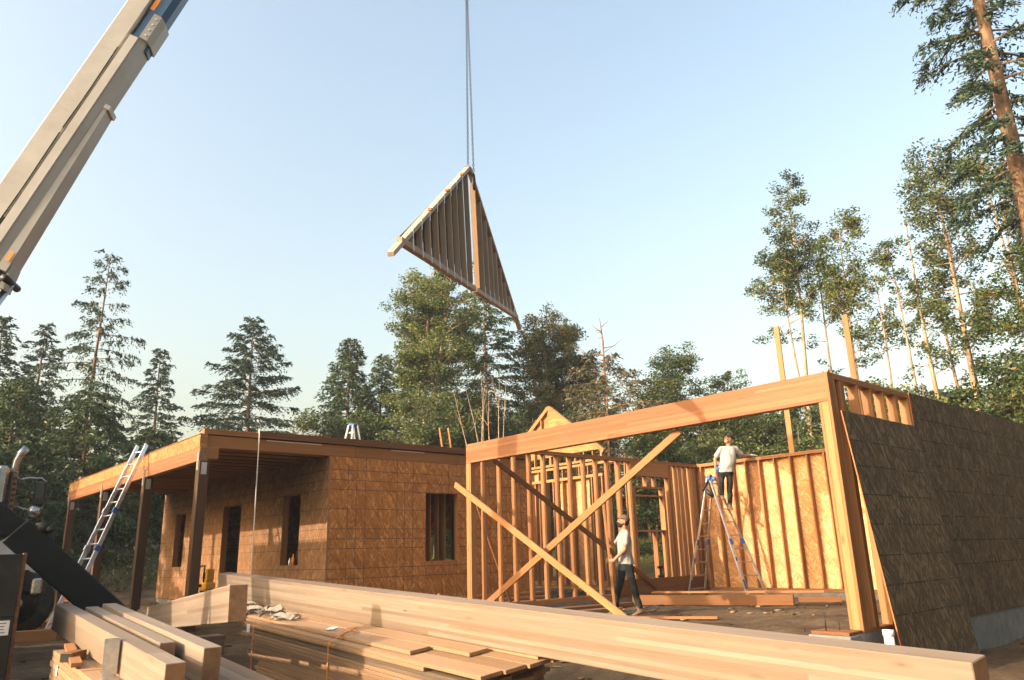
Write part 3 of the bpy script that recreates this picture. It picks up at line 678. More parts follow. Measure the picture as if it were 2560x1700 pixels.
arm = thing('outrigger_arm', 'long black steel outrigger arm slanting down behind the timbers', 'outrigger', (1.0, 9.6, -.6))
P1, P2, P3 = Vector((-.1, 9.55, 2.42)), Vector((1.50, 9.47, 1.25)), Vector((2.56, 9.42, .26))
member('upper_arm', P1, P2, .20, .26, M['navy'], arm, (0, -.05, 1), .012)
member('lower_arm', P2 + (P1 - P2).normalized() * .22, P3, .24, .31, M['navy'], arm, (0, -.05, 1), .012)
member('cover_plate', P2 + Vector((-.25, -.14, .16)), P2 + Vector((-1.6, -.14, -.10)), .02, .16, M['navy'], arm, (0, 0, 1), .004)
V, F = join([tube_geo([P2 + Vector((.06, -.16, .15)), P2 + Vector((.06, .16, .15))], .06, 14), tube_geo([P2 + Vector((.12, -.18, .13)), P2 + Vector((.12, .16, .13))], .04, 12)])
mesh('pivot_pin', V, F, M['black'], arm, True)
abox('leg', 2.42, 2.62, 9.32, 9.52, -.66, .20, M['navy'], arm, .01); abox('foot_pad', 2.30, 2.74, 9.20, 9.64, -.74, -.66, M['navy'], arm, .01)

# ================================================================== TRUCK behind the porch ladder
trk = thing('truck', 'white-hooded truck with chrome exhaust stack parked left of the porch', 'truck', (1.2, 16.5, -.12))
tube('exhaust_pipe', [(2.07, 15.87, 2.25), (2.07, 15.87, 2.66), (2.085, 15.86, 2.82), (2.13, 15.85, 2.95), (2.21, 15.84, 3.06)], [.058, .058, .06, .062, .066], M['chrome'], trk, 16)
tube('muffler', [(2.04, 15.88, 1.0), (2.04, 15.88, 2.62)], .10, M['black'], trk, 16)
V, F = tube_geo([(2.085, 15.78, 1.15), (2.085, 15.78, 2.60)], .045, 10); mesh('heat_shield', V, F, M['rust'], trk, True)
for k in range(14): abox('shield_slot', 2.06, 2.11, 15.729, 15.7335, 1.25 + .095 * k, 1.29 + .095 * k, M['black'], trk, 0)
abox('cab', .2, 1.84, 15.6, 17.9, .75, 2.70, M['white'], trk, .09)
abox('shade_box', -3.0, .15, 15.6, 19.95, .55, 4.40, M['white'], trk, .05)  # unseen tall box added to the truck to shade the porch wall
abox('air_cleaner', 1.80, 1.99, 15.70, 15.92, 1.95, 2.72, M['chrome'], trk, .05)
# hood: sloping box with rounded top
hp = [(0, 0), (0, .62), (.25, .68), (.62, .66), (.78, .56), (.82, .30), (.82, 0)]
extrude_poly('hood', [(a, b) for a, b in hp], Vector((1.80, 15.55, .78)), Vector((0, 1, 0)), Vector((1, 0, 0)), Vector((0, 0, 1)), 1.9, M['white'], trk)
extrude_poly('fender', [(-.05, 0), (-.02, .22), (.18, .34), (.48, .34), (.66, .18), (.70, 0)], Vector((1.95, 15.36, .62)), Vector((0, 1, 0)), Vector((1, 0, 0)), Vector((0, 0, 1)), .5, M['black'], trk)
abox('marker_lamp', 2.50, 2.53, 15.50, 15.548, 1.16, 1.24, M['orange'], trk)
abox('bumper', 2.50, 2.66, 15.3, 17.6, .55, .82, M['chrome'], trk, .03)
wh = thing_w = wall_part('wheel', trk, (2.40, 15.6, .42))
wa = Vector((-.30, -.95, 0)).normalized(); wc = Vector((2.38, 15.62, .42))
def disc(name, r0, r1, d0, d1, mat, par, n=28):
    V, F = tube_geo([wc + wa * d0, wc + wa * (d0 * .7 + d1 * .3), wc + wa * d1], [r0, (r0 + r1) / 2 + .02, r1], n); return mesh(name, V, F, mat, par, True)
V, F = tube_geo([wc - wa * .14, wc - wa * .12, wc + wa * .08, wc + wa * .13, wc + wa * .135, wc + wa * .04], [.46, .53, .53, .49, .33, .30], 30); mesh('tyre', V, F, M['rubber'], wh, True)
V, F = tube_geo([wc + wa * .02, wc + wa * .06, wc + wa * .05, wc + wa * .14], [.30, .28, .12, .09], 24); mesh('rim', V, F, M['chrome'], wh, True)
# mirror
mr = wall_part('mirror', trk, (2.5, 15.8, 2.2))
tube('mirror_arm', [(2.06, 15.87, 2.48), (2.3, 15.83, 2.53), (2.5, 15.80, 2.53), (2.56, 15.79, 2.48), (2.57, 15.79, 2.0), (2.35, 15.83, 1.98), (2.08, 15.87, 2.05)], .014, M['chrome'], mr, 8)
member('mirror_head', (2.50, 15.80, 2.04), (2.50, 15.80, 2.48), .18, .10, M['black'], mr, (.3, 1, 0), .03)
member('mirror_glass', (2.485, 15.745, 2.16), (2.485, 15.745, 2.46), .13, .008, M['glass'], mr, (.3, 1, 0), .003)
V, F = tube_geo([(2.46, 15.84, 1.95), (2.45, 15.80, 1.95), (2.44, 15.76, 1.95)], [.03, .10, .085], 16); mesh('convex_mirror', V, F, M['chrome'], mr, True)

# ================================================================== FOREGROUND TIMBERS
d1 = Vector((.034, .999, .035)).normalized()
E_L, E_R = Vector((5.237, 14.332, .802)), Vector((4.808, 1.747, .359))
nb = thing('glulam_beam', 'long pale glulam beam lying on the lumber pile across the foreground', 'beam', (4.95, 5, 0))
bu = Vector((-.12, 0, 1)).normalized(); off = Vector((1, 0, .12)).normalized() * .10 - bu * .200
member('beam', E_R + off, E_L + off, .20, .40, M['glulam'], nb, bu, .006, M['endgrain'])
for f in (.50, .72):
    pass
# lumber bundle
lb = thing('lumber_bundle', 'strapped bundle of stacked planks under the long pale beam', 'lumber', (4.8, 8.3, -.75))
def ztop(x, y): return .077 + .12 * (x - 4.923) + .035 * (y - 5.103)
upn = Vector((-.12, -.035, 1)).normalized(); cross_ = Vector((1, 0, .12)).normalized(); th_ = .0395
def plank(row_x, y0, y1, layer, mat=None, wid=.236, name='plank'):
    z = .0 - layer * th_ - .019
    A = Vector((row_x, y0, ztop(row_x, y0) + z)); B = Vector((row_x + .034 * (y1 - y0), y1, ztop(row_x, y1) + z))
    return member(name, A, B, wid, .0365, mat or M['plank'], lb, upn, .003, M['endgrain'])
plank(4.62, 6.86, 11.45, 0); plank(4.865, 6.2, 11.2, 0, M['plank'], .234)
plank(5.12, 5.5, 11.4, 0); 
plank(4.49, 5.55, 11.62, 1); plank(4.733, 5.50, 11.3, 1); plank(4.975, 5.45, 11.4, 1); plank(5.22, 5.4, 11.5, 1)
for k in range(2, 22):
    for j in range(4):
        xr = 4.50 + .242 * j + random.uniform(-.006, .007)
        y0 = 5.6 + random.uniform(0, .22) + (.7 if k == 2 else 0)
        y1 = 11.40 + random.uniform(-.25, .05) - (.3 if k > 5 else 0) - (.2 if k > 12 else 0)
        mt = M['dirtyplank'] if (k in (3, 4) and j == 0) else M['plank']
        plank(xr, y0, y1, k, mt, .236 - random.uniform(0, .006))
for yb in (10.45, 8.32):
    fx = 4.37; zt = ztop(4.5, yb)
    V = []; F = []
    def bandpt(x, z): return Vector((x, yb, z))
    path = [Vector((4.36, yb, ztop(4.36, yb) - .85)), Vector((4.352, yb, ztop(4.36, yb) - .38)), Vector((4.356, yb, ztop(4.36, yb) - .038)), Vector((4.495, yb + .02, ztop(4.49, yb) + .004)), Vector((4.90, yb + .35, ztop(4.9, yb + .35) + .006))]
    for p in path: V += [p + Vector((0, -.012, 0)), p + Vector((0, .012, 0))]
    for i in range(len(path) - 1): F.append((2 * i, 2 * i + 1, 2 * i + 3, 2 * i + 2))
    o2 = len(V); V += [v + Vector((-.002, 0, .002)) for v in V]; F += [tuple(i + o2 for i in f[::-1]) for f in F]
    mesh('strap', V, F, M['strap'], lb)
panel('paper_label', (4.352, 10.62, ztop(4.36, 10.6) - .075), (0, 1, 0), .10, .10, .002, M['paper'], lb, bev=0)
V, F = geo_box((4.70, 8.9, ztop(4.7, 8.9) + .004), Vector((.8, .6, .1)).normalized(), Vector((-.6, .8, 0)), upn, .16, .10, .002); mesh('paper_scrap', V, F, M['paper'], lb)
V, F = tube_geo([(4.50, 8.35, ztop(4.5, 8.35) + .01), (4.62, 8.38, ztop(4.62, 8.38) + .03), (4.68, 8.30, ztop(4.68, 8.3) + .02), (4.74, 8.42, ztop(4.74, 8.42) + .012)], .010, 6); mesh('strap_tail', V, F, M['strap'], lb, True)
for yd in (6.0, 10.6):
    abox('dunnage', 4.4, 5.4, yd - .05, yd + .05, -.80, ztop(4.5, yd) - 22 * th_ - .005, M['dirtyplank'], lb)
# support at the near end of the beam, below the frame
bs = thing('beam_support', 'weathered timber cribbing carrying the near end of the long beam', 'timber support', (4.92, 2.4, -.7))
for k in range(4): abox('block', 4.6, 5.25, 2.2, 2.5, -.80 + .20 * k, -.605 + .20 * k - (.02 if k == 3 else 0), M['dirtyplank'], bs)
# crumpled lifting slings on the bundle
sgp = thing('webbing_slings', 'crumpled grey webbing slings heaped on the plank bundle', 'strap', (4.75, 10.8, .2))
for k in range(13):
    yb = 10.15 + .15 * k + random.uniform(-.1, .1); xb = 4.70 + random.uniform(-.05, .12)
    V = []; F = []; n = 22; ph = random.uniform(0, 6)
    for i in range(n):
        t = i / (n - 1); a = ph + t * 5.0
        px = xb + .09 * math.sin(a) + random.uniform(-.01, .01); py = yb + (t - .5) * .55 + .08 * math.cos(a * 1.3)
        pz = ztop(px, py) + .02 + .085 * abs(math.sin(a * 1.1 + k)) * (1 - abs(t - .5) * 1.5 if abs(t - .5) < .5 else 0)
        tw = Vector((math.cos(a), .2, math.sin(a * 1.4))).normalized() * .032
        p = Vector((px, py, max(pz, ztop(px, py) + .03))); V += [p - tw, p + tw]
    for i in range(n - 1): F.append((2 * i, 2 * i + 1, 2 * i + 3, 2 * i + 2))
    mesh('sling_strap', V, F, M['sling'], sgp, True)
# raised cross beam
d3 = Vector((.157, .985, -.075)).normalized(); Pc = Vector((3.046, 7.936, .776))
cb = thing('raised_beam', 'pale glulam beam with dark sawn end tilted up in front of the plank bundle', 'beam', (3.2, 9.2, -.6))
member('beam', Pc + Vector((.092, .03, -.181)), Pc + d3 * 7.6 + Vector((.092, .03, -.181)), .185, .362, M['glulam'], cb, (0, 0, 1), .006, M['endgrain'])
crb = thing('timber_block', 'dark timber block propping up the tilted beam', 'timber support', (3.35, 9.6, -.72))
for k, zz in enumerate((-.75, -.52, -.29, -.06)): abox('block', 3.24, 3.64, 9.55, 9.80, zz, zz + .22, M['dirtyplank'], crb)
# three beams on the left bundle
d2 = Vector((.014, .998, .066)).normalized()
LBM = [((1.666, 5.346, .389), 3.80, .13, .25, 'nearest of three pale beams on the left lumber bundle, with steel angle on its side'),
       ((1.995, 6.605, .424), 2.70, .125, .13, 'short pale beam lying between two longer ones on the left bundle'),
       ((2.075, 5.842, .412), 3.15, .13, .26, 'farthest of three pale beams on the left bundle, under the tilted beam')]
LBM[1] = ((1.905, 6.28, .432), 2.60, .115, .13, LBM[1][4])
for (P, L, w, h, lab) in LBM:
    P = Vector(P); t = thing('timber_beam', lab, 'beam', P + Vector((0, 0, -h)), 'beams on the left bundle')
    c0 = P + Vector((w / 2, 0, -h / 2)); member('beam', c0, c0 + d2 * L, w, h, M['glulam'], t, (0, 0, 1), .005, M['endgrain'])
br = thing('steel_angle', 'bent galvanised steel angle hanging on the side of the nearest beam', 'bracket', (1.66, 6.4, .3))
by = 6.42
member('angle_leg', (1.610, by, .482), (1.610, by, .235), .10, .006, M['galv'], br, (0, 1, 0), 0)
member('angle_flange', (1.661, by + .035, .482), (1.661, by + .035, .235), .006, .07, M['galv'], br, (0, 1, 0), 0)
member('angle_bend', (1.610, by, .236), (1.606, by - .03, .198), .10, .006, M['galv'], br, (0, 1, .6), 0)
member('angle_foot', (1.606, by - .028, .200), (1.598, by - .115, .172), .10, .006, M['galv'], br, (0, 0, 1), 0)
# left lumber bundle
l2 = thing('left_lumber_bundle', 'low strapped bundle of narrow boards under the three left beams', 'lumber', (2.0, 6.5, -.7))
def z2(y): return .300 + .066 * (y - 8.05)
for tier, (xs, ye, zt) in enumerate(((1.56, 8.05, 0.0), (1.44, 8.35, -.30))):
    for k in range(6):
        for j in range(8):
            xr = xs + .045 + j * .135
            if k > 0 and j not in (0, 7): continue
            yy = ye + random.uniform(-.06, .03); z = z2(yy) + zt - k * .047 - .022
            A = Vector((xr - .04, 4.3, z2(4.3) + zt - k * .047 - .022)); B = Vector((xr, yy, z))
            member('board', A, B, .131, .044, M['plank'], l2, (0, -.066, 1), .004, M['endgrain'])
for yy in (7.6, 6.9):
    V = []; F = []
    path = [Vector((1.535, yy, z2(yy) - .29)), Vector((1.535, yy, z2(yy) + .004)), Vector((1.9, yy, z2(yy) + .006)), Vector((2.5, yy, z2(yy) + .006))]
    for p in path: V += [p + Vector((0, -.01, 0)), p + Vector((0, .01, 0))]
    for i in range(3): F.append((2 * i, 2 * i + 1, 2 * i + 3, 2 * i + 2))
    mesh('strap', V, F, M['strap'], l2)
abox('dunnage', 1.3, 2.7, 7.6, 7.75, -.80, z2(7.6) - .30 - .28, M['dirtyplank'], l2); abox('dunnage', 1.3, 2.7, 5.2, 5.35, -.85, z2(5.2) - .30 - .28, M['dirtyplank'], l2)
panel('paper_label', (1.529, 7.72, z2(7.7) - .12), (0, 1, 0), .06, .08, .002, M['paper'], l2, bev=0)
db = tag(member('scrap_block', (1.50, 7.30, z2(7.3) + .04), (1.64, 7.45, z2(7.4) + .04), .10, .07, M['brownbeam'], None, (0, 0, 1), .004, M['black']), 'short dark offcut block on the left lumber bundle', 'wood scrap')
sb = tag(member('scrap_board', (1.52, 7.0, z2(7.0) + .03), (1.66, 8.0, z2(8.0) + .03), .08, .035, M['lumber'], None, (0, 0, 1), .003, M['endgrain']), 'narrow loose board lying on top of the left lumber bundle', 'board')

# ================================================================== LADDERS
def rail(parent, A, B, w, h, mat, up): return member('rail', A, B, w, h, mat, parent, up, .004)
lad = thing('extension_ladder', 'aluminium extension ladder leaning on the porch beam', 'ladder', (3.1, 16.4, -.2))
fA, fB = Vector((3.03, 16.62, -.17)), Vector((3.15, 16.24, -.17)); tA, tB = Vector((4.655, 18.25, 3.56)), Vector((4.745, 17.90, 3.56))
dv = (tA - fA).normalized(); wv = (fB - fA).normalized(); nv = dv.cross(wv)
rail(lad, fA, tA, .03, .085, M['alu'], nv); rail(lad, fB, tB, .03, .085, M['alu'], nv)
for k in range(13):
    t = (k + .6) / 13.2; tube('rung', [fA.lerp(tA, t), fB.lerp(tB, t)], .017, M['alu'], lad, 8)
for t in (.40, .60):
    for P, Qq in ((fA, tA), (fB, tB)):
        c_ = P.lerp(Qq, t); member('lock_bracket', c_ - dv * .06, c_ + dv * .06, .05, .12, M['galv'] if P is fA else M['blue'], lad, nv, .006)
for P in (fA, fB): member('foot', P - dv * .06, P + dv * .08, .05, .10, M['blue'], lad, nv, .008)
# A-frame ladder in the garage
af = thing('folding_ladder', 'tall aluminium folding ladder standing open by the garage back wall', 'ladder', (16.5, 11.2, -.15))
TP = [Vector((16.10, 11.16, 2.70)), Vector((16.46, 11.26, 2.72))]
FL = [Vector((16.10, 12.07, -.15)), Vector((16.78, 12.10, -.15))]; FR = [Vector((16.46, 10.58, -.15)), Vector((16.90, 10.38, -.15))]
for ft, s in ((FL, .035), (FR, -.035)):
    for i in range(2):
        T_p = TP[i] + Vector((0, s, 0)); mid = ft[i].lerp(T_p, .46); d_ = (T_p - ft[i]).normalized(); side = (ft[1] - ft[0]).normalized()
        out = (ft[i] - ft[1 - i]).normalized()
        member('outer_rail', ft[i] + out * .02, mid + out * .02 + d_ * .05, .032, .075, M['alu'] if i == 0 else M['alu_dull'], af, side, .004)
        member('inner_rail', mid - d_ * .25, T_p, .028, .065, M['alu'] if i == 0 else M['alu_dull'], af, side, .004)
        member('lock_collar', mid - d_ * .07, mid + d_ * .07, .05, .09, M['blue'], af, side, .006)
        member('rubber_foot', ft[i] + out * .02 - d_ * .0, ft[i] + out * .02 + d_ * .07, .05, .09, M['black'], af, side, .006)
        if i == 0:
            for a0, a1 in ((.07, .15), (.30, .33)):
                p0 = ft[0].lerp(T_p, a0) + out * .02; p1 = ft[0].lerp(T_p, a1) + out * .02
                nn = side.cross(d_).normalized(); nn = nn if nn.dot(Vector((-.6, -.7, 0))) > 0 else -nn
                member('blue_sticker', p0 + nn * .018, p1 + nn * .018, .045, .003, M['blue'], af, nn, 0)
    for k in range(9):
        t = (k + .65) / 9.1; member('rung', ft[0].lerp(TP[0] + Vector((0, s, 0)), t), ft[1].lerp(TP[1] + Vector((0, s, 0)), t), .045, .03, M['alu_dull'], af, (0, 0, 1), .004)
for i in range(2): tube('hinge', [TP[i] + Vector((-.03, 0, -.01)), TP[i] + Vector((.03, 0, -.01))], .065, M['blue'], af, 14)
# nail gun hanging from ladder top
ng = thing('nail_gun', 'black nail gun hanging from the top of the folding ladder', 'nail gun', (16.0, 11.2, 2.35))
member('magazine', (16.17, 11.12, 2.78), (15.97, 11.28, 2.38), .05, .06, M['black'], ng, (0, 0, 1), .008)
tube('driver_body', [(16.04, 11.24, 2.40), (16.12, 11.14, 2.30), (16.16, 11.10, 2.24)], [.05, .06, .045], M['black'], ng, 12)
member('grip', (16.10, 11.17, 2.60), (16.12, 11.12, 2.34), .035, .05, M['rubber'], ng, (1, 0, 0), .008)
# ladder top on the roof
rl = thing('roof_ladder', 'top of an aluminium stepladder standing on the house roof', 'ladder', (10.9, 20, 3.4))
for (fx, fy), (tx, ty) in (((10.72, 20.2), (10.92, 20.1)), ((10.95, 19.85), (11.0, 20.0)), ((11.32, 20.0), (11.05, 20.05)), ((11.48, 19.8), (11.12, 19.95))):
    member('rail', (fx - .1, fy, 3.36), (tx, ty, 4.86), .03, .07, M['alu'], rl, (0, 1, 0), .004)
for zz in (3.9, 4.3, 4.62): member('rung', (10.78 + (zz - 3.9) * .2, 20.1, zz), (10.98, 19.9, zz), .03, .03, M['alu'], rl)
tube('hinge', [(10.92, 20.1, 4.86), (11.12, 19.95, 4.86)], .05, M['blue'], rl, 12)
for i, sx in enumerate((12.74, 12.98)):
    member_o = tag(member('upright_stud', (sx + .28, 18.05 - .1 * i, 3.36), (sx + .02, 18.0 - .1 * i, 4.64), .07, .038, M['lumber'], None, (1, 0, 0), .003, M['endgrain']),
        ['left of two studs poking up above the roof', 'right of two studs poking up above the roof'][i], 'stud', 'studs poking above the roof')

# ================================================================== SMALL THINGS ROUND THE SITE
rp = tag(tube('tag_rope', [(5.90, 14.50, 3.52), (5.895, 14.46, 3.40), (5.90, 14.455, 2.2), (5.91, 14.455, 1.0), (5.92, 14.46, .1), (5.95, 14.40, -.13)], .011, M['rope'], None, 6), 'white rope hanging straight down from the roof edge', 'rope')
jk = thing('air_compressor', 'yellow portable air compressor with black handles by the porch door', 'compressor', (6.5, 18.4, .3))
abox('tank', 6.36, 6.64, 18.22, 18.66, .38, .58, M['yellow'], jk, .05); abox('motor_housing', 6.40, 6.60, 18.24, 18.50, .585, .86, M['yellow'], jk, .03)
tube('handle', [(6.34, 18.52, .40), (6.34, 18.53, .86), (6.36, 18.50, .92), (6.36, 18.24, .93), (6.34, 18.20, .86), (6.34, 18.19, .56)], .018, M['black'], jk, 8)
abox('gauge_panel', 6.388, 6.398, 18.28, 18.42, .64, .78, M['black'], jk); abox('hose_port', 6.30, 6.355, 18.34, 18.40, .46, .53, M['black'], jk)
for yy in (18.26, 18.62): abox('foot', 6.42, 6.58, yy - .03, yy + .03, .345, .378, M['black'], jk)
jb = thing('plank_pile', 'low pile of planks on the porch under the yellow compressor', 'lumber', (6.5, 18.4, -.15))
for k in range(5): abox('plank', 6.30, 6.75, 17.4 + .05 * (k % 2), 19.0, -.16 + .101 * k, -.065 + .101 * k, M['plank'], jb)
def bottle(name, lab, P, r, h, mat):
    P = Vector(P); V, F = tube_geo([P, P + Vector((0, 0, h * .6)), P + Vector((0, 0, h * .75)), P + Vector((0, 0, h))], [r, r, r * .45, r * .4], 12); tag(mesh(name, V, F, mat, None, True), lab, 'bottle', 'bottles on the window sill')
bottle('sealant_bottle', 'orange bottle on the porch window sill', (7.56, 16.22, .892), .035, .24, M['orange']); bottle('glue_bottle', 'dark tall bottle on the porch window sill', (7.57, 16.02, .892), .035, .36, M['black']); bottle('water_bottle', 'small pale bottle on the porch window sill', (7.57, 16.42, .892), .03, .16, M['pvc'])
jc = thing('fuel_can', 'yellow plastic fuel can on the dirt between house and garage', 'can', (9.5, 13.5, 0))
V, F = join([tube_geo([(9.5, 13.5, -.14), (9.5, 13.5, -.08), (9.5, 13.5, .10), (9.5, 13.5, .17), (9.5, 13.5, .18)], [.16, .19, .19, .12, .03], 16)]); mesh('can_body', V, F, M['yellow'], jc, True); tube('can_spout', [(9.5, 13.5, .17), (9.52, 13.44, .25)], .03, M['yellow'], jc, 8)
for z_ in (0,): abox('can_base', 9.2, 9.8, 13.25, 13.75, -.17, -.145, M['plank'], jc)
# planks lying about: (A, B, width, height, label)
loose = [((13.30, 11.45, -.03), (14.70, 8.45, -.03), .20, .20, 'brownbeam', 'thick brown timber lying across the garage dirt floor'),
         ((14.15, 11.6, .085), (15.7, 8.3, .085), .24, .04, 'lumber', 'long pale board lying on the thick brown timber'),
         ((14.72, 8.35, -.02), (15.1, 7.65, -.02), .16, .10, 'brownbeam', 'short brown offcut at the right end of the thick timber'),
         ((10.55, 9.35, -.115), (11.35, 7.95, -.115), .14, .04, 'lumber', 'short board on the dirt in front of the standing worker'),
         ((9.95, 11.95, -.11), (13.0, 11.75, -.11), .14, .06, 'lumber', 'board along the foot of the garage stud wall'),
         ((10.0, 11.55, -.10), (13.1, 11.35, -.10), .18, .08, 'brownbeam', 'brown board lying in front of the garage stud wall'),
         ((10.0, 11.15, -.12), (12.3, 11.0, -.12), .24, .04, 'plank', 'flat plank nearest the brace on the garage floor'),
         ((9.7, 13.9, .02), (12.9, 13.75, .02), .24, .05, 'lumber', 'upper plank of the heap between house and garage'),
         ((9.6, 13.6, -.04), (12.6, 13.3, -.04), .24, .06, 'plank', 'middle plank of the heap between house and garage'),
         ((9.5, 13.25, -.10), (12.9, 13.0, -.10), .28, .08, 'brownbeam', 'lowest brown plank of the heap between house and garage'),
         ((10.6, 14.2, .10), (13.0, 14.1, .10), .20, .05, 'lumber', 'plank lying against the foot of the house side wall'),
         ((3.9, 16.6, -.08), (3.2, 17.4, -.08), .30, .16, 'lumber', 'pale offcut on the dirt beside the ladder foot'),
         ((2.9, 15.0, -.10), (2.2, 15.1, -.10), .25, .22, 'lumber', 'pale block stack end by the truck wheel'),
         ((3.2, 14.9, -.10), (2.92, 14.95, -.10), .25, .20, 'brownbeam', 'brown block beside the pale one by the truck wheel'),
         ((2.2, 18.6, -.1), (2.75, 17.6, -.1), .10, .03, 'lumber', 'thin stick on the bank behind the truck wheel'),
         ((5.6, 26.5, .02), (5.2, 27.4, .05), .2, .1, 'osb_edge', 'orange offcut on the dirt beyond the porch')]
for A, B, w, h, mt, lab in loose:
    z_ = 0
    tag(member('loose_board', A, B, w, h, M[mt], None, (0, 0, 1), .004, M['endgrain']), lab, 'board', 'loose boards on the ground')
sup = [(13.75, 10.5), (14.45, 9.0)]
for i, (sx, sy) in enumerate(sup):
    tag(abox('support_block', sx - .2, sx + .2, sy - .05, sy + .05, -.20, -.133, M['plank'], None), ['left block under the thick brown timber', 'right block under the thick brown timber'][i], 'block', 'blocks under the timber')
dr = thing('cordless_drill', 'black cordless drill standing on the base board by the window opening', 'drill', (15.3, 12.24, .36))
abox('drill_battery', 15.24, 15.36, 12.19, 12.30, .362, .42, M['black'], dr, .008); abox('drill_grip', 15.28, 15.32, 12.22, 12.27, .42, .56, M['black'], dr, .006)
tube('drill_body', [(15.20, 12.245, .60), (15.36, 12.245, .60)], [.03, .045], M['black'], dr, 10); tube('drill_chuck', [(15.15, 12.245, .60), (15.205, 12.245, .60)], .02, M['yellow'], dr, 8)
def snake(name, lab, pts, r, mat, cat):
    P = []
    for i in range(len(pts) - 1):
        for k in range(8):
            t = k / 8; x = pts[i][0] * (1 - t) + pts[i + 1][0] * t; y = pts[i][1] * (1 - t) + pts[i + 1][1] * t
            x += .06 * math.sin(i * 3 + k * .8); y += .06 * math.cos(i * 2 + k * .7); P.append((x, y, float(gz(x, y)) + r + .02))
    tag(tube(name, P, r, mat, None, 6), lab, cat)
snake('air_hose', 'thin teal air hose across the garage floor', [(15.9, 12.1), (14.5, 11.0), (12.6, 10.6), (11.4, 9.9), (10.6, 10.6), (9.6, 10.9)], .011, M['hose'], 'hose')
snake('yellow_rope', 'yellow rope snaking over the dirt behind the left beams', [(3.3, 13.6), (3.9, 12.9), (3.2, 12.4), (4.1, 12.0), (3.3, 11.6), (4.0, 11.2)], .012, M['cord'], 'rope')
snake('blue_hose', 'blue hose on the dirt at the left end of the plank bundle', [(3.2, 10.8), (3.8, 10.7), (4.2, 11.0)], .012, M['hose'], 'hose')
tg = thing('stud_bundle_heap', 'heap of boards beyond the rear stud wall', 'lumber', (17.8, 15.5, 0)) if False else None

# wood chips and clods
def chips(n, x0, x1, y0, y1, name, mat, lab, smin, smax):
    V = []; Qs = []
    for i in range(n):
        x = random.uniform(x0, x1); y = random.uniform(y0, y1); z = float(gz(x, y)) + .012
        a = random.uniform(0, 6.28); L = random.uniform(smin, smax); w = L * random.uniform(.15, .6); h = random.uniform(.008, .03)
        c, s = math.cos(a), math.sin(a); o = len(V); tl = random.uniform(-.3, .3)
        for sx in (-1, 1):
            for sy in (-1, 1):
                for sz in (-1, 1): V.append((x + c * sx * L / 2 - s * sy * w / 2, y + s * sx * L / 2 + c * sy * w / 2, z + sz * h / 2 + tl * sx * L / 2 * .4))
        Qs += [[i_ + o for i_ in q] for q in ((0, 1, 3, 2), (4, 6, 7, 5), (0, 4, 5, 1), (2, 3, 7, 6), (0, 2, 6, 4), (1, 5, 7, 3))]
    ob = np_mesh(name, np.array(V), np.array(Qs), mat); tag(ob, lab, name.replace('_', ' '), None, 'stuff')
chips(260, 1, 17, 5, 24, 'wood_scraps', M['plank'], 'small wood scraps littering the dirt', .04, .22)
chips(1100, 0, 17, 4, 34, 'dirt_clods', gm.m, 'clods of dry dirt scattered over the ground', .03, .12)

# ================================================================== PEOPLE
def capsule(P, Qp, r1, r2, n=12):
    P = Vector(P); Qp = Vector(Qp); d = Qp - P; L = d.length; d = d.normalized() if L > 1e-6 else Vector((0, 0, 1))
    pts = []; rad = []
    for k in range(4): a = math.pi / 2 * (1 - k / 4); pts.append(P - d * (r1 * math.sin(a))); rad.append(max(r1 * math.cos(a), .0005))
    pts.append(P); rad.append(r1); pts.append(Qp); rad.append(r2)
    for k in range(1, 5): a = math.pi / 2 * k / 4; pts.append(Qp + d * (r2 * math.sin(a))); rad.append(max(r2 * math.cos(a), .0005))
    return tube_geo(pts, rad, n)
def ellip(P, ax, ay, az, X=(1, 0, 0), Z=(0, 0, 1)):
    X = Vector(X).normalized(); Z = Vector(Z); Z = (Z - X * Z.dot(X)).normalized(); Y = Z.cross(X); P = Vector(P); V = []; F = []; n = 14; m_ = 9
    for i in range(m_ + 1):
        a = math.pi * i / m_
        for j in range(n):
            b = 2 * math.pi * j / n; V.append(P + X * (ax * math.sin(a) * math.cos(b)) + Y * (ay * math.sin(a) * math.sin(b)) + Z * (az * math.cos(a)))
    for i in range(m_):
        for j in range(n): F.append((i * n + j, (i + 1) * n + j, (i + 1) * n + (j + 1) % n, i * n + (j + 1) % n))
    return V, F
def loft(rings, n=18):
    """rings: (centre, half-width vector, half-depth vector)"""
    V = []; F = []
    for c, a, b in rings:
        c, a, b = Vector(c), Vector(a), Vector(b)
        for j in range(n):
            t = 2 * math.pi * j / n; V.append(c + a * math.cos(t) + b * math.sin(t))
    for i in range(len(rings) - 1):
        for j in range(n): F.append((i * n + j, i * n + (j + 1) % n, (i + 1) * n + (j + 1) % n, (i + 1) * n + j))
    F.append(tuple(range(n - 1, -1, -1))); F.append(tuple((len(rings) - 1) * n + j for j in range(n)))
    return V, F
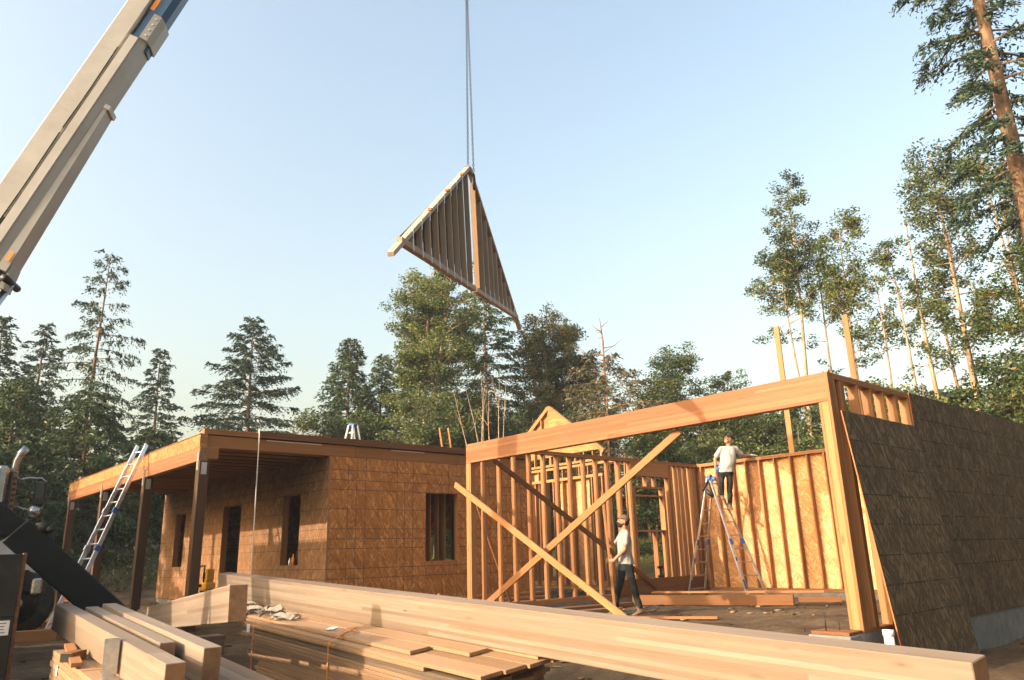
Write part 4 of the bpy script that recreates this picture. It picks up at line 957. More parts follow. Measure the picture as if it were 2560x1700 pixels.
def blob(name, parts, mat, parent, voxel=.012, smooth=3, folds=0):
    V, F = join(parts); O = WM[parent].translation
    me = bpy.data.meshes.new('tmp'); me.from_pydata([tuple(Vector(v) - O) for v in V], [], F); me.update()
    bm = bmesh.new(); bm.from_mesh(me); bmesh.ops.recalc_face_normals(bm, faces=bm.faces); bm.to_mesh(me); bm.free()
    o = bpy.data.objects.new('tmp', me); COL.objects.link(o)
    r = o.modifiers.new('r', 'REMESH'); r.mode = 'VOXEL'; r.voxel_size = voxel
    s = o.modifiers.new('s', 'SMOOTH'); s.iterations = smooth; s.factor = .5
    bpy.context.view_layer.update(); dg = bpy.context.evaluated_depsgraph_get()
    res = bpy.data.meshes.new_from_object(o.evaluated_get(dg)); bpy.data.objects.remove(o)
    if folds:
        for v in res.vertices:
            p = v.co; nz = mnoise.noise(Vector((p.x * 9, p.y * 9, p.z * 5))) + .5 * mnoise.noise(Vector((p.x * 20, p.y * 20, p.z * 9)))
            v.co += v.normal * (nz * folds)
    res.polygons.foreach_set('use_smooth', [True] * len(res.polygons)); res.materials.clear(); res.materials.append(mat); res.name = name
    return link(name, res, Matrix.Translation(O), parent)
def hand(wrist, fdir, pnorm, curl, thumb_side, scale=1.0):
    """palm + four fingers (3 bones each) + thumb from the side of the palm base; pnorm = palm side"""
    w = Vector(wrist); f = Vector(fdir).normalized(); p = Vector(pnorm); p = (p - f * p.dot(f)).normalized(); s = f.cross(p) * thumb_side
    G = [loft([(w, s * .026, p * .018), (w + f * .03, s * .036, p * .017), (w + f * .085, s * .042, p * .014), (w + f * .092, s * .040, p * .011)], 12)]
    for k, (o_, L) in enumerate(((.031, .074), (.010, .084), (-.011, .078), (-.031, .060))):
        a = w + f * .088 + s * o_; ang = 0.0
        for q, (fr, r0, r1) in enumerate(((.45, .0098, .0092), (.32, .0090, .0085), (.23, .0084, .0074))):
            ang += curl * (.8 + .15 * q + .06 * k); d = f * math.cos(ang) + p * math.sin(ang); b = a + d * (L * fr); G.append(capsule(a, b, r0, r1, 8)); a = b
    a = w + f * .025 + s * .030; d = (f * .45 + s * .75 + p * .45).normalized(); b = a + d * .045; G.append(capsule(a, b, .013, .011, 8))
    d = (f * .75 + s * .15 + p * .65).normalized(); c = b + d * .034; G.append(capsule(b, c, .0108, .0095, 8)); d = (f * .6 - s * .2 + p * .75).normalized(); G.append(capsule(c, c + d * .024, .0095, .008, 8))
    return G
def head(P, fwd, up, sc=1.0):
    """skull with brow, nose, jaw, ears; returns geometry and feature points"""
    f = Vector(fwd).normalized(); u = Vector(up); u = (u - f * u.dot(f)).normalized(); s = f.cross(u); P = Vector(P)
    G = [ellip(P + u * .015, .075, .098, .105, s, u), ellip(P + u * -.055 + f * .028, .056, .062, .068, s, u), ellip(P - u * .095 + f * .062, .028, .026, .026, s, u)]
    G.append(capsule(P + f * .094 + u * .018, P + f * .116 - u * .028, .011, .016, 8)); G.append(ellip(P + f * .10 - u * .032, .020, .014, .011, s, u))
    G.append(capsule(P + f * .088 + u * .034 + s * .035, P + f * .088 + u * .034 - s * .035, .012, .012, 8))
    G.append(ellip(P + f * .088 - u * .066, .024, .012, .010, s, u))
    for k in (-1, 1): G.append(ellip(P + s * k * .080 - u * .012 - f * .005, .010, .020, .032, s, u)); G.append(ellip(P + s * k * .040 + f * .070 - u * .025, .020, .018, .020, s, u))
    return G, f, u, s
def cap_mesh(parent, P, f, u, s, mat):
    P = Vector(P); bill_c = P + f * .10 + u * .052
    G = [ellip(P + u * .045 - f * .006, .088, .108, .088, s, u)]
    V, F = G[0]; V = [v if (v - P - u * .038).dot(u) > 0 else v - u * (v - P - u * .038).dot(u) for v in V]
    c = mesh('cap_crown', V, F, mat, parent, True)
    n = 9; V = []; F = []
    for i in range(n):
        t = -1 + 2 * i / (n - 1); base = P + s * (.080 * t) + f * (.085 * math.sqrt(max(0, 1 - t * t * .75))) + u * .045
        tip = base + f * (.060 * (1 - .35 * t * t)) - u * (.004 + .012 * t * t); V += [base, tip, tip - u * .005, base - u * .006]
    for i in range(n - 1):
        for k in range(4): F.append((4 * i + k, 4 * i + (k + 1) % 4, 4 * (i + 1) + (k + 1) % 4, 4 * (i + 1) + k))
    F += [(3, 2, 1, 0), tuple(4 * (n - 1) + k for k in range(4))]
    mesh('cap_bill', V, F, mat, parent, True)
    mesh('cap_button', *ellip(P + u * .135 - f * .006, .010, .010, .006, s, u), mat, parent, True)
def shoe(parent, ankle, toe, mat):
    a = Vector(ankle); t = Vector(toe); d = (t - a); d.z *= .6; f = d.normalized(); u = Vector((0, 0, 1)); u = (u - f * u.dot(f)).normalized(); s = f.cross(u)
    base = a - u * .075
    blob('boot', [loft([(a + u * .05, s * .052, f * .058), (a - u * .02, s * .050, f * .062), (a - u * .07 - f * .005, s * .046, f * .070)], 12),
                  loft([(base - f * .065 + u * .01, s * .036, u * .036), (base + u * .012, s * .046, u * .045), (base + f * .10 + u * .002, s * .050, u * .036), (base + f * .17 - u * .004, s * .045, u * .028), (base + f * .20 - u * .008, s * .026, u * .016)], 12)], mat, parent, .009, 2)

# --- standing worker holding a stud
J = {'head': (11.386, 9.925, 1.545), 'neck': (11.392, 9.920, 1.412), 'shN': (11.262, 9.770, 1.325), 'shF': (11.470, 10.075, 1.315), 'elN': (11.185, 9.770, 1.03), 'haN': (11.095, 9.985, .830),
     'elF': (11.40, 10.20, 1.09), 'haF': (11.195, 10.195, 1.20), 'chest': (11.375, 9.935, 1.19), 'waist': (11.385, 9.930, .86), 'hipN': (11.345, 9.845, .735), 'hipF': (11.405, 10.02, .735), 'knF': (11.325, 10.10, .335), 'anF': (11.262, 10.155, -.02),
     'toeF': (11.08, 10.30, -.115), 'knN': (11.395, 9.775, .300), 'anN': (11.46, 9.735, -.030), 'toeN': (11.32, 9.85, -.125)}
J = {k: Vector(v) for k, v in J.items()}
man = thing('person', 'bearded man in light grey t-shirt and brown cap holding a stud upright', 'person', (11.33, 9.98, -.14))
face = Vector((-.75, .55, .30))                                     # looking up to the left
hg, hf, hu, hs = head(J['head'], face, (0, 0, 1))
body_dir = Vector((-.77, .63, 0)).normalized(); side = Vector((.63, .77, 0)).normalized()
P = [*hg, capsule(J['neck'] - Vector((0, 0, .03)), J['head'] - Vector((0, 0, .03)), .062, .058)]
P += [loft([(J['neck'] - Vector((0, 0, .02)), side * .10, body_dir * .07), (J['chest'], side * .17, body_dir * .11), (J['waist'], side * .15, body_dir * .10)], 16)]
for sh, el, ha in (('shN', 'elN', 'haN'), ('shF', 'elF', 'haF')):
    P += [capsule(J[sh], J[el], .054, .042), capsule(J[el], J[ha], .044, .028)]
stud_c = Vector((11.117, 10.093, .85))
fd = Vector((-.35, .93, 0)); P += hand(J['haN'], Vector((-.25, .95, .1)), Vector((-.95, -.2, 0)), .62, 1)
P += hand(J['haF'], Vector((-.45, -.85, .15)), Vector((-.85, .5, 0)), .62, -1)
blob('body', P, M['skin'], man, .0075, 2)
for k in (-1, 1): mesh('eye', *ellip(J['head'] + hf * .089 + hs * k * .030 + hu * .012, .010, .006, .006, hs, hu), M['eye'], man, True)
blob('beard', [ellip(J['head'] - hu * .075 + hf * .045, .060, .062, .050, hs, hu), ellip(J['head'] - hu * .050 + hf * .085, .036, .022, .016, hs, hu), ellip(J['head'] - hu * .03 + hf * .01, .078, .03, .045, hs, hu)], M['hair'], man, .009, 2)
blob('hair', [ellip(J['head'] + hu * .0 - hf * .035, .078, .072, .078, hs, hu)], M['hair'], man, .010, 2)
cap_mesh(man, J['head'] + hu * .012, hf, hu, hs, M['cap1'])
SH = [loft([(J['neck'] - Vector((0, 0, .015)), side * .085, body_dir * .075), (J['neck'] - Vector((0, 0, .065)), side * .15, body_dir * .10), ((J['shN'] + J['shF']) / 2 - Vector((0, 0, .06)), side * .205, body_dir * .125), (J['chest'], side * .20, body_dir * .145), (J['chest'] - Vector((0, 0, .18)), side * .185, body_dir * .14), (J['waist'] - Vector((0, 0, .01)), side * .185, body_dir * .145), (J['waist'] - Vector((-.01, 0, .10)), side * .195, body_dir * .155)], 20)]
for sh, el in (('shN', 'elN'), ('shF', 'elF')): SH += [capsule(J[sh], J[sh].lerp(J[el], .60), .066, .066), capsule(J['neck'] - Vector((0, 0, .06)), J[sh], .07, .062)]
blob('t_shirt', SH, M['shirt'], man, .012, 2, .016)
PT = [loft([(J['waist'] - Vector((0, 0, .02)), side * .165, body_dir * .125), ((J['hipN'] + J['hipF']) / 2, side * .178, body_dir * .135), ((J['hipN'] + J['hipF']) / 2 - Vector((0, 0, .09)), side * .16, body_dir * .12)], 16)]
for h_n, k_n, a_n in (('hipN', 'knN', 'anN'), ('hipF', 'knF', 'anF')): PT += [capsule(J[h_n], J[k_n], .092, .068), capsule(J[k_n], J[a_n] + Vector((0, 0, .03)), .068, .060)]
blob('trousers', PT, M['jeans'], man, .012, 2, .016)
shoe(man, J['anF'], J['toeF'], M['boot']); shoe(man, J['anN'], J['toeN'], M['boot'])
hs_ = tag(member('held_stud', (11.05, 10.135, 2.12), (11.135, 10.055, -.10), .042, .089, M['lumber'], None, (-.63, -.72, 0), .003, M['endgrain']), 'loose stud held upright by the standing worker', 'stud')

# --- worker on the ladder
K = {'head': (16.505, 10.735, 3.640), 'neck': (16.52, 10.76, 3.49), 'shL': (16.385, 10.905, 3.42), 'shR': (16.655, 10.655, 3.41), 'elL': (16.27, 11.03, 3.17), 'haL': (16.235, 11.00, 2.97), 'elR': (16.86, 10.60, 3.24), 'haR': (17.10, 10.50, 3.262),
     'chest': (16.50, 10.80, 3.26), 'waist': (16.44, 10.86, 2.95), 'hipL': (16.36, 10.935, 2.83), 'hipR': (16.50, 10.80, 2.83), 'knL': (16.20, 10.87, 2.585), 'anL': (16.31, 10.955, 2.27), 'toeL': (16.18, 10.84, 2.215), 'knR': (16.43, 10.80, 2.43), 'anR': (16.46, 10.855, 2.03), 'toeR': (16.34, 10.74, 1.97)}
K = {k: Vector(v) for k, v in K.items()}
mn2 = thing('person', 'man in white t-shirt and dark cap standing on the ladder, one arm on the wall', 'person', (16.45, 10.85, 1.96))
hg, hf, hu, hs = head(K['head'], Vector((-.85, .30, .42)), (0, 0, 1))
bd = Vector((-.70, -.71, 0)).normalized(); sd = Vector((.71, -.70, 0)).normalized(); Zv = Vector((0, 0, 1))
P = [*hg, capsule(K['neck'] - Zv * .03, K['head'] - Zv * .03, .062, .058), loft([(K['neck'] - Zv * .02, sd * .10, bd * .07), (K['chest'], sd * .17, bd * .11), (K['waist'], sd * .15, bd * .10)], 16)]
for sh, el, ha in (('shL', 'elL', 'haL'), ('shR', 'elR', 'haR')): P += [capsule(K[sh], K[el], .054, .042), capsule(K[el], K[ha], .044, .028)]
blob('body', P, M['skin'], mn2, .009, 2)
blob('glove', [capsule(K['haR'].lerp(K['elR'], .12), K['haR'], .034, .030)] + hand(K['haR'], Vector((.75, -.65, -.12)), Vector((0, 0, -1)), .12, 1), M['glove'], mn2, .0072, 2)
blob('glove', [capsule(K['haL'].lerp(K['elL'], .2), K['haL'], .034, .030)] + hand(K['haL'], Vector((-.1, -.15, -1)), Vector((.6, -.3, 0)), .35, 1), M['blue'], mn2, .0072, 2)
for k in (-1, 1): mesh('eye', *ellip(K['head'] + hf * .089 + hs * k * .030 + hu * .012, .010, .006, .006, hs, hu), M['eye'], mn2, True)
blob('hair', [ellip(K['head'] - hf * .035 - hu * .005, .079, .070, .070, hs, hu)], M['grey_hair'], mn2, .010, 2)
blob('beard', [ellip(K['head'] - hu * .085 + hf * .050, .046, .046, .034, hs, hu)], M['grey_hair'], mn2, .009, 2)
cap_mesh(mn2, K['head'] + hu * .012, hf, hu, hs, M['cap2'])
SH = [loft([(K['neck'] - Zv * .015, sd * .085, bd * .075), (K['neck'] - Zv * .06, sd * .15, bd * .10), ((K['shL'] + K['shR']) / 2 - Zv * .06, sd * .215, bd * .13), (K['chest'], sd * .21, bd * .155), (K['chest'] - Zv * .18, sd * .20, bd * .165), (K['waist'], sd * .20, bd * .165), (K['waist'] - Zv * .13, sd * .205, bd * .165)], 20)]
for sh, el in (('shL', 'elL'), ('shR', 'elR')): SH += [capsule(K[sh], K[sh].lerp(K[el], .70), .064, .066), capsule(K['neck'] - Zv * .06, K[sh], .072, .062)]
blob('t_shirt', SH, M['shirt2'], mn2, .012, 2, .016)
PT = [loft([(K['waist'] - Zv * .02, sd * .17, bd * .135), ((K['hipL'] + K['hipR']) / 2, sd * .18, bd * .14), ((K['hipL'] + K['hipR']) / 2 - Zv * .09, sd * .16, bd * .12)], 16)]
for h_n, k_n, a_n in (('hipL', 'knL', 'anL'), ('hipR', 'knR', 'anR')): PT += [capsule(K[h_n], K[k_n], .095, .072), capsule(K[k_n], K[a_n] + Zv * .03, .072, .062)]
blob('trousers', PT, M['jeans'], mn2, .012, 2, .016)
shoe(mn2, K['anL'], K['toeL'], M['boot']); shoe(mn2, K['anR'], K['toeR'], M['boot'])

# ================================================================== TREES
M['leaf_a'] = leafmat('alder_leaf', (.022, .048, .016), (.140, .180, .060), (.28, .27, .10), .34)
M['leaf_b'] = leafmat('maple_leaf', (0.017, 0.040, 0.013), (0.097, 0.145, 0.046), (0.220, 0.154, 0.058), .28)
M['leaf_r'] = leafmat('turning_leaf', (.018, .036, .012), (.105, .122, .044), (.26, .11, .04), .28)
M['needle'] = leafmat('fir_needle', (.012, .028, .022), (.053, .094, .062), (.105, .130, .08), .20)
M['cedar'] = leafmat('cedar_frond', (0.016, 0.037, 0.017), (0.078, 0.130, 0.048), (0.157, 0.171, 0.065), .22)
M['brownneedle'] = leafmat('dying_needle', (0.049, 0.058, 0.035), (0.148, 0.120, 0.073), (0.246, 0.175, 0.106), .3)
M['bark_fir'] = barkmat('fir_bark', (.105, .064, .040), (.245, .155, .098), 9)
M['bark_pale'] = barkmat('alder_bark', (.20, .145, .10), (.40, .31, .235), 7, (.33, .18, .09))
M['bark_dark'] = barkmat('dark_bark', (.07, .05, .035), (.20, .14, .09), 9)

def np_tubes(segs, n=6):
    """segs: list of (pts (k,3), radii (k)) -> verts, quads"""
    Vs = []; Qs = []; o = 0
    ang = np.arange(n) * 2 * np.pi / n
    for pts, rad in segs:
        pts = np.asarray(pts, float); rad = np.asarray(rad, float); k = len(pts)
        t = np.gradient(pts, axis=0); t /= np.linalg.norm(t, axis=1, keepdims=True) + 1e-9
        ref = np.array([1.0, .13, .07]) if abs(t[0][2]) > .7 else np.array([0.05, .1, 1.0])
        a = np.cross(t, ref); a /= np.linalg.norm(a, axis=1, keepdims=True) + 1e-9; b = np.cross(t, a)
        V = pts[:, None, :] + rad[:, None, None] * (np.cos(ang)[None, :, None] * a[:, None, :] + np.sin(ang)[None, :, None] * b[:, None, :])
        Vs.append(V.reshape(-1, 3)); i = np.arange(k - 1)[:, None] * n + np.arange(n)[None, :]; j = np.arange(k - 1)[:, None] * n + (np.arange(n)[None, :] + 1) % n
        Qs.append((np.stack([i, j, j + n, i + n], -1) + o).reshape(-1, 4)); o += k * n
    return np.concatenate(Vs), np.concatenate(Qs)
def leaves(c, u, v):
    """rhombic leaf faces from centres and two half axes"""
    V = np.stack([c + u, c + v, c - u, c - v], 1).reshape(-1, 3); Qn = np.arange(len(c) * 4).reshape(-1, 4); return V, Qn
def rvec(r, n):
    v = r.normal(size=(n, 3)); return v / (np.linalg.norm(v, axis=1, keepdims=True) + 1e-9)

def conifer(name, label, base, top, R0, start=.15, nb=90, droop=.35, mat='needle', bark='bark_fir', trad=.22, seed=1, dens=1.0, size=.15, gap=0.0, group=None, shape=.9, lean=(0, 0), cluster=True, hang=.5):
    r = np.random.default_rng(seed); bx, by = base; zb = float(gz(bx, by, False)) - .3; Ht = top - zb
    t = thing(name, label, 'tree', (bx, by, zb), group); segs = []
    def trunk(f): return np.array([bx + lean[0] * f + .08 * math.sin(f * 5 + seed), by + lean[1] * f + .08 * math.cos(f * 4 + seed), zb + Ht * f])
    fs = np.linspace(0, 1, 16); segs.append(([trunk(f) for f in fs], trad * (1 - fs * .94)))
    C = []; Uv = []; Vv = []; az = r.random() * 6.28
    sect = r.random(12)
    for i in range(nb):
        f = start + (1 - start) * ((i + r.random()) / nb) ** .92
        az += 2.4 + r.normal() * .35
        if r.random() < gap: continue
        tt = (f - start) / (1 - start)
        env = (1 - tt) ** shape * (1 if tt > .12 else .65 + tt * 2.9)
        L = R0 * env * r.uniform(.55, 1.12) + .25
        d = np.array([math.cos(az), math.sin(az), 0]); up0 = .55 * tt - .12 + r.normal() * .06; dr = droop * (1.1 - .8 * tt) * r.uniform(.7, 1.3)
        s = np.linspace(0, 1, 7)
        P0 = trunk(f); pts = P0 + d * (L * s)[:, None] + np.array([0, 0, 1]) * (L * (up0 * s - dr * s ** 2 + .22 * dr * s ** 4))[:, None]
        segs.append((pts, .028 * (L / 3 + .35) * (1 - s * .88) * (trad / .22)))
        # sprays on side twigs
        nt_ = int(max(5, L * 6.5 * dens)); ss = r.uniform(.10 if cluster else .05, 1.0, nt_) ** .8
        base_p = P0 + d * (L * ss)[:, None] + np.array([0, 0, 1]) * (L * (up0 * ss - dr * ss ** 2 + .22 * dr * ss ** 4))[:, None]
        sgn = np.where(r.random(nt_) < .5, -1, 1.0); perp = np.array([-d[1], d[0], 0])
        tl = (.26 + .30 * L * (1 - ss) ** .6) * r.uniform(.55, 1.25, nt_)
        td = d[None] * r.uniform(.45, .9, nt_)[:, None] + perp[None] * (sgn * r.uniform(.35, 1.0, nt_))[:, None]; td /= np.linalg.norm(td, axis=1, keepdims=True)
        td[:, 2] = -r.uniform(.05, hang, nt_); td /= np.linalg.norm(td, axis=1, keepdims=True)
        m_ = 7
        q = (np.arange(m_) + .5) / m_
        cc = base_p[:, None, :] + td[:, None, :] * (tl[:, None] * q[None])[:, :, None]; cc = cc + r.normal(size=cc.shape) * .035
        cc[:, :, 2] -= (tl[:, None] * q[None] ** 2 * .25)
        ud = td[:, None, :] + r.normal(size=cc.shape) * .45; ud /= np.linalg.norm(ud, axis=2, keepdims=True)
        sz = size * r.uniform(.6, 1.3, cc.shape[:2]) * (1.15 - .4 * q[None])
        vd = np.cross(ud, r.normal(size=cc.shape)); vd /= np.linalg.norm(vd, axis=2, keepdims=True) + 1e-9
        C.append(cc.reshape(-1, 3)); Uv.append((ud * sz[:, :, None]).reshape(-1, 3)); Vv.append((vd * (sz * .34)[:, :, None]).reshape(-1, 3))
    V, Qn = np_tubes(segs, 7); np_mesh('trunk', V, Qn, M[bark], t, smooth=True)
    C = np.concatenate(C); V, Qn = leaves(C, np.concatenate(Uv), np.concatenate(Vv))
    rn = np.clip(r.normal(.45, .27, len(C)) + .12 * np.sin(C[:, 2] * 1.3 + C[:, 0]), 0, 1); np_mesh('crown', V, Qn, M[mat], t, rn)
    return t

def broadleaf(name, label, base, top, R0, start=.4, nb=34, mat='leaf_a', bark='bark_pale', trad=.14, seed=1, leaf=.055, per=120, group=None, lean=(0, 0), stems=1, low=.15, twin=.5, bare=0.0):
    """R0 = crown radius; branches leave each stem between start and top, twigs end in leaf clumps; below start a few small tufts (low)"""
    r = np.random.default_rng(seed); bx, by = base; zb = float(gz(bx, by, False)) - .3; Ht = top - zb
    t = thing(name, label, 'tree', (bx, by, zb), group); segs = []; C = []
    for st in range(stems):
        ang = r.random() * 6.28; dv = np.array([math.cos(ang), math.sin(ang), 0]); off = dv * (.22 if st else 0); fan = dv * (R0 * twin if st else 0); hs = 1.0 if st == 0 else r.uniform(.78, .97)
        ph = r.random(4) * 6.28
        def trunk(f): return np.array([bx + lean[0] * f, by + lean[1] * f, zb + Ht * hs * f]) + off + fan * f ** 1.4 + np.array([.14 * math.sin(f * 5 + ph[0]), .14 * math.sin(f * 4 + ph[1]), 0]) * min(1, f * 3)
        fs = np.linspace(0, .97, 18); segs.append(([trunk(f) for f in fs], trad * (.8 if st else 1) * (1 - fs * .88)))
        nbr = nb // stems; nlow = int(nbr * low)
        for i in range(nbr + nlow):
            lowb = i >= nbr
            f = start + (.97 - bare - start) * r.random() ** .8 if not lowb else r.uniform(.35 * start, start)
            tt = (f - start) / (1 - start); az = r.random() * 6.28
            env = (math.sin(math.pi * min(1, .30 + max(tt, 0) * .70)) ** .6) if not lowb else .38
            L = R0 * env * r.uniform(.35, .85) + .12; el = r.uniform(.15, .8)
            d = np.array([math.cos(az) * math.cos(el), math.sin(az) * math.cos(el), math.sin(el)]); s = np.linspace(0, 1, 5); P0 = trunk(f)
            bend = r.normal(size=3) * .12 * L
            pts = P0 + d * (L * s)[:, None] + bend * (s ** 2)[:, None] - np.array([0, 0, 1]) * (.16 * L * s ** 2)[:, None]
            segs.append((pts, max(.012, trad * .30 * L / (R0 + .1)) * (1 - s * .85)))
            for k in range(r.integers(3, 6) if not lowb else 2):
                s0 = r.uniform(.3, 1.0); p = P0 + d * L * s0 + bend * s0 ** 2 - np.array([0, 0, .16 * L * s0 ** 2]); d2_ = d + r.normal(size=3) * .8; d2_ /= np.linalg.norm(d2_); l2_ = r.uniform(.2, .48) * R0
                e = p + d2_ * l2_; segs.append((np.array([p, (p + e) / 2 + r.normal(size=3) * .03, e]), np.array([.012, .008, .003])))
                rad_ = min(.52, r.uniform(.14, .27) * R0) + .05; n = int(per * .62 * r.uniform(.3, 1.4) * (rad_ / .4) ** 1.6)
                cc = e + rvec(r, n) * (rad_ * r.random(n) ** .5)[:, None] * np.array([1, 1, .6]); C.append(cc)
                n2 = n // 4; q = r.random(n2)[:, None]; C.append(p * (1 - q) + e * q + r.normal(size=(n2, 3)) * .10)
    V, Qn = np_tubes(segs, 6); np_mesh('trunk', V, Qn, M[bark], t, smooth=True)
    C = np.concatenate(C); n = len(C); u = rvec(r, n); u[:, 2] = u[:, 2] * .6 - .15; v = np.cross(u, rvec(r, n)); v /= np.linalg.norm(v, axis=1, keepdims=True) + 1e-9
    sz = leaf * r.uniform(.6, 1.4, n)[:, None]; V, Qn = leaves(C, u * sz, v * sz * .65)
    rn = np.clip(r.normal(.45, .27, n) + .15 * np.sin(C[:, 2] * 1.7 + C[:, 0] * 1.3), 0, 1); np_mesh('crown', V, Qn, M[mat], t, rn)
    return t

G1 = 'firs and cedars beyond the house'; G2 = 'leafy trees behind the buildings'; G3 = 'tall slender alders on the right'
conifer('fir_tree', 'tallest sparse fir with drooping ragged branches at the left', (8.1, 41.2), 16.7, 2.9, .30, 62, .42, 'needle', 'bark_fir', .17, 3, 2.0, .10, .16, G1, .55, (.0, .0), hang=1.9)
conifer('fir_tree', 'dark pointed fir left of the tallest sparse fir', (6.6, 47.5), 14.1, 2.9, .1, 110, .45, 'needle', 'bark_dark', .2, 4, 1.5, .13, .0, G1, .8)
conifer('fir_tree', 'dark fir cut by the left edge of the picture', (4.4, 44.8), 13.4, 3.0, .1, 110, .45, 'needle', 'bark_dark', .2, 5, 1.5, .13, .0, G1, .8)
conifer('fir_tree', 'small dense blue-green fir above the leaning ladder', (14.4, 53.1), 15.1, 3.2, .1, 120, .45, 'needle', 'bark_dark', .2, 6, 1.5, .14, .0, G1, .8)
conifer('fir_tree', 'broad open fir standing behind the porch roof', (16.0, 41.0), 14.5, 4.9, .10, 125, .26, 'needle', 'bark_fir', .2, 7, 2.4, .115, .03, G1, .72, hang=.6)
conifer('cedar_tree', 'yellowish green cedar with rounded top right of the porch fir', (20.0, 36.9), 13.0, 3.3, .05, 230, .3, 'cedar', 'bark_dark', .2, 8, 1.9, .105, 0, G1, .80, hang=.8)
conifer('cedar_tree', 'second cedar peak just left of the tall leafy tree', (22.6, 37.8), 12.6, 2.9, .05, 190, .3, 'cedar', 'bark_dark', .2, 9, 1.9, .105, 0, G1, .80, hang=.8)
for i, (x, y, tp, R0, lab) in enumerate(((4.6, 37, 8.6, 3.6, 'green drooping cedar low at the left edge'), (7.0, 35, 8.0, 3.4, 'green drooping cedar in front of the tallest fir'), (10.2, 37.5, 7.0, 2.9, 'low drooping cedar below the tallest fir on its right'), (13.3, 42, 6.8, 2.8, 'low cedar behind the leaning ladder'), (2.2, 33, 7.6, 3.4, 'nearest drooping cedar behind the truck'))):
    conifer('cedar_tree', lab, (x, y), tp, R0, .03, 160, .38, 'cedar', 'bark_dark', .2, 20 + i, 1.5, .12, 0, 'drooping cedars behind the truck', .62, hang=1.0)
broadleaf('leafy_tree', 'tallest leafy tree with pale forked trunk below the hanging gable', (20.8, 31.6), 16.2, 2.6, .34, 84, 'leaf_a', 'bark_pale', .17, 31, .062, 135, G2, (1.0, -.5), 2)
conifer('fir_tree', 'bushy fir with bare pale trunk below the gable tail', (26.4, 32.7), 16.4, 4.2, .26, 120, .32, 'cedar', 'bark_pale', .2, 32, 1.5, .12, .0, G2, .6, hang=.7)
conifer('fir_tree', 'dense green conifer filling behind the tallest leafy tree', (23.9, 35.5), 15.0, 3.9, .05, 140, .32, 'cedar', 'bark_dark', .2, 33, 1.5, .12, .0, G2, .6, hang=.7)
broadleaf('madrone_tree', 'reddish leafy tree right of the gable tail', (27.5, 29.0), 14.1, 2.1, .25, 84, 'leaf_r', 'bark_dark', .13, 34, .06, 130, G2, (0, 0), 3)
broadleaf('madrone_tree', 'reddish leafy tree between gable tail and dead-topped tree', (29.9, 29.4), 13.4, 2.0, .25, 66, 'leaf_r', 'bark_dark', .13, 35, .06, 130, G2, (0, 0), 2)
conifer('dead_topped_tree', 'fir with bare dead top and browning branches behind the small gable', (24.6, 22.0), 9.4, 2.9, .40, 60, .50, 'brownneedle', 'bark_fir', .15, 36, 1.6, .10, .08, G2, .35, hang=1.1)
r = np.random.default_rng(77); segs = []
zt_ = 8.8
for i in range(18):
    f = zt_ + r.random() * 2.2; a = r.random() * 6.28; L = r.uniform(.4, 1.7) * (11.6 - f) / 2.6; d = np.array([math.cos(a), math.sin(a), r.uniform(.1, .7)]); s = np.linspace(0, 1, 4)
    segs.append((np.array([24.6, 22.0, f]) + d * (L * s)[:, None], .022 * (1 - s * .85)))
segs.append((np.array([[24.6, 22.0, 8.5], [24.62, 22.0, 10.2], [24.55, 22.05, 11.3]]), np.array([.055, .04, .01])))
V, Qn = np_tubes(segs, 6); dt = [o_ for o_ in COL.objects if o_.name.startswith('dead_topped_tree')][0]; np_mesh('dead_top', V, Qn, M['bark_fir'], dt, smooth=True)
broadleaf('leafy_tree', 'dark leafy tree above the middle of the garage header', (33.7, 25.0), 11.5, 2.2, .2, 66, 'leaf_b', 'bark_dark', .12, 37, .06, 125, G2, (0, 0), 2)
broadleaf('leafy_tree', 'small feathery treetop showing over the header near the worker', (38.0, 24.0), 11.3, 1.5, .35, 24, 'leaf_b', 'bark_dark', .09, 38, .06, 100, G2, (0, 0), 2)
broadleaf('alder_tree', 'tall twin-stemmed alder with full crown, leftmost of the right-hand group', (30.2, 15.6), 17.2, 1.6, .66, 44, 'leaf_a', 'bark_pale', .13, 41, .052, 150, G3, (0, -.3), 2, .2, .25)
broadleaf('alder_tree', 'alder with rounded crown right of the twin-stemmed one', (31.2, 13.6), 15.0, 1.5, .54, 38, 'leaf_a', 'bark_pale', .11, 42, .052, 140, G3, (0, 0), 1, .25)
broadleaf('alder_tree', 'shorter alder tucked between the two rounded crowns', (31.7, 15.0), 14.6, 1.1, .60, 20, 'leaf_b', 'bark_pale', .10, 43, .052, 130, G3, (0, 0), 1, .3)
broadleaf('alder_tree', 'thin alder with a small tuft left of the broken trunk', (30.0, 11.2), 13.0, .95, .62, 20, 'leaf_a', 'bark_pale', .10, 44, .052, 130, G3, (0, 0), 1, .45)
broadleaf('alder_tree', 'alder with a bare broken top in the right-hand group', (29.3, 10.1), 13.6, 1.05, .35, 16, 'leaf_b', 'bark_pale', .13, 45, .052, 100, G3, (0, 0), 1, .2, .5, .22)
broadleaf('alder_tree', 'tallest wide-crowned alder left of the big fir trunk', (28.7, 8.8), 15.6, 1.75, .48, 46, 'leaf_a', 'bark_pale', .14, 46, .052, 130, G3, (0, .0), 2, .25, .35)
broadleaf('alder_tree', 'dark leafy alder beside the big fir trunk', (27.2, 6.7), 13.6, 1.7, .42, 40, 'leaf_b', 'bark_pale', .13, 47, .052, 130, G3, (0, 0), 2, .2)
broadleaf('alder_tree', 'leafy alder at the right edge behind the big fir', (25.6, 4.9), 12.2, 1.6, .40, 30, 'leaf_b', 'bark_pale', .12, 48, .052, 130, G3, (0, 0), 2, .2)
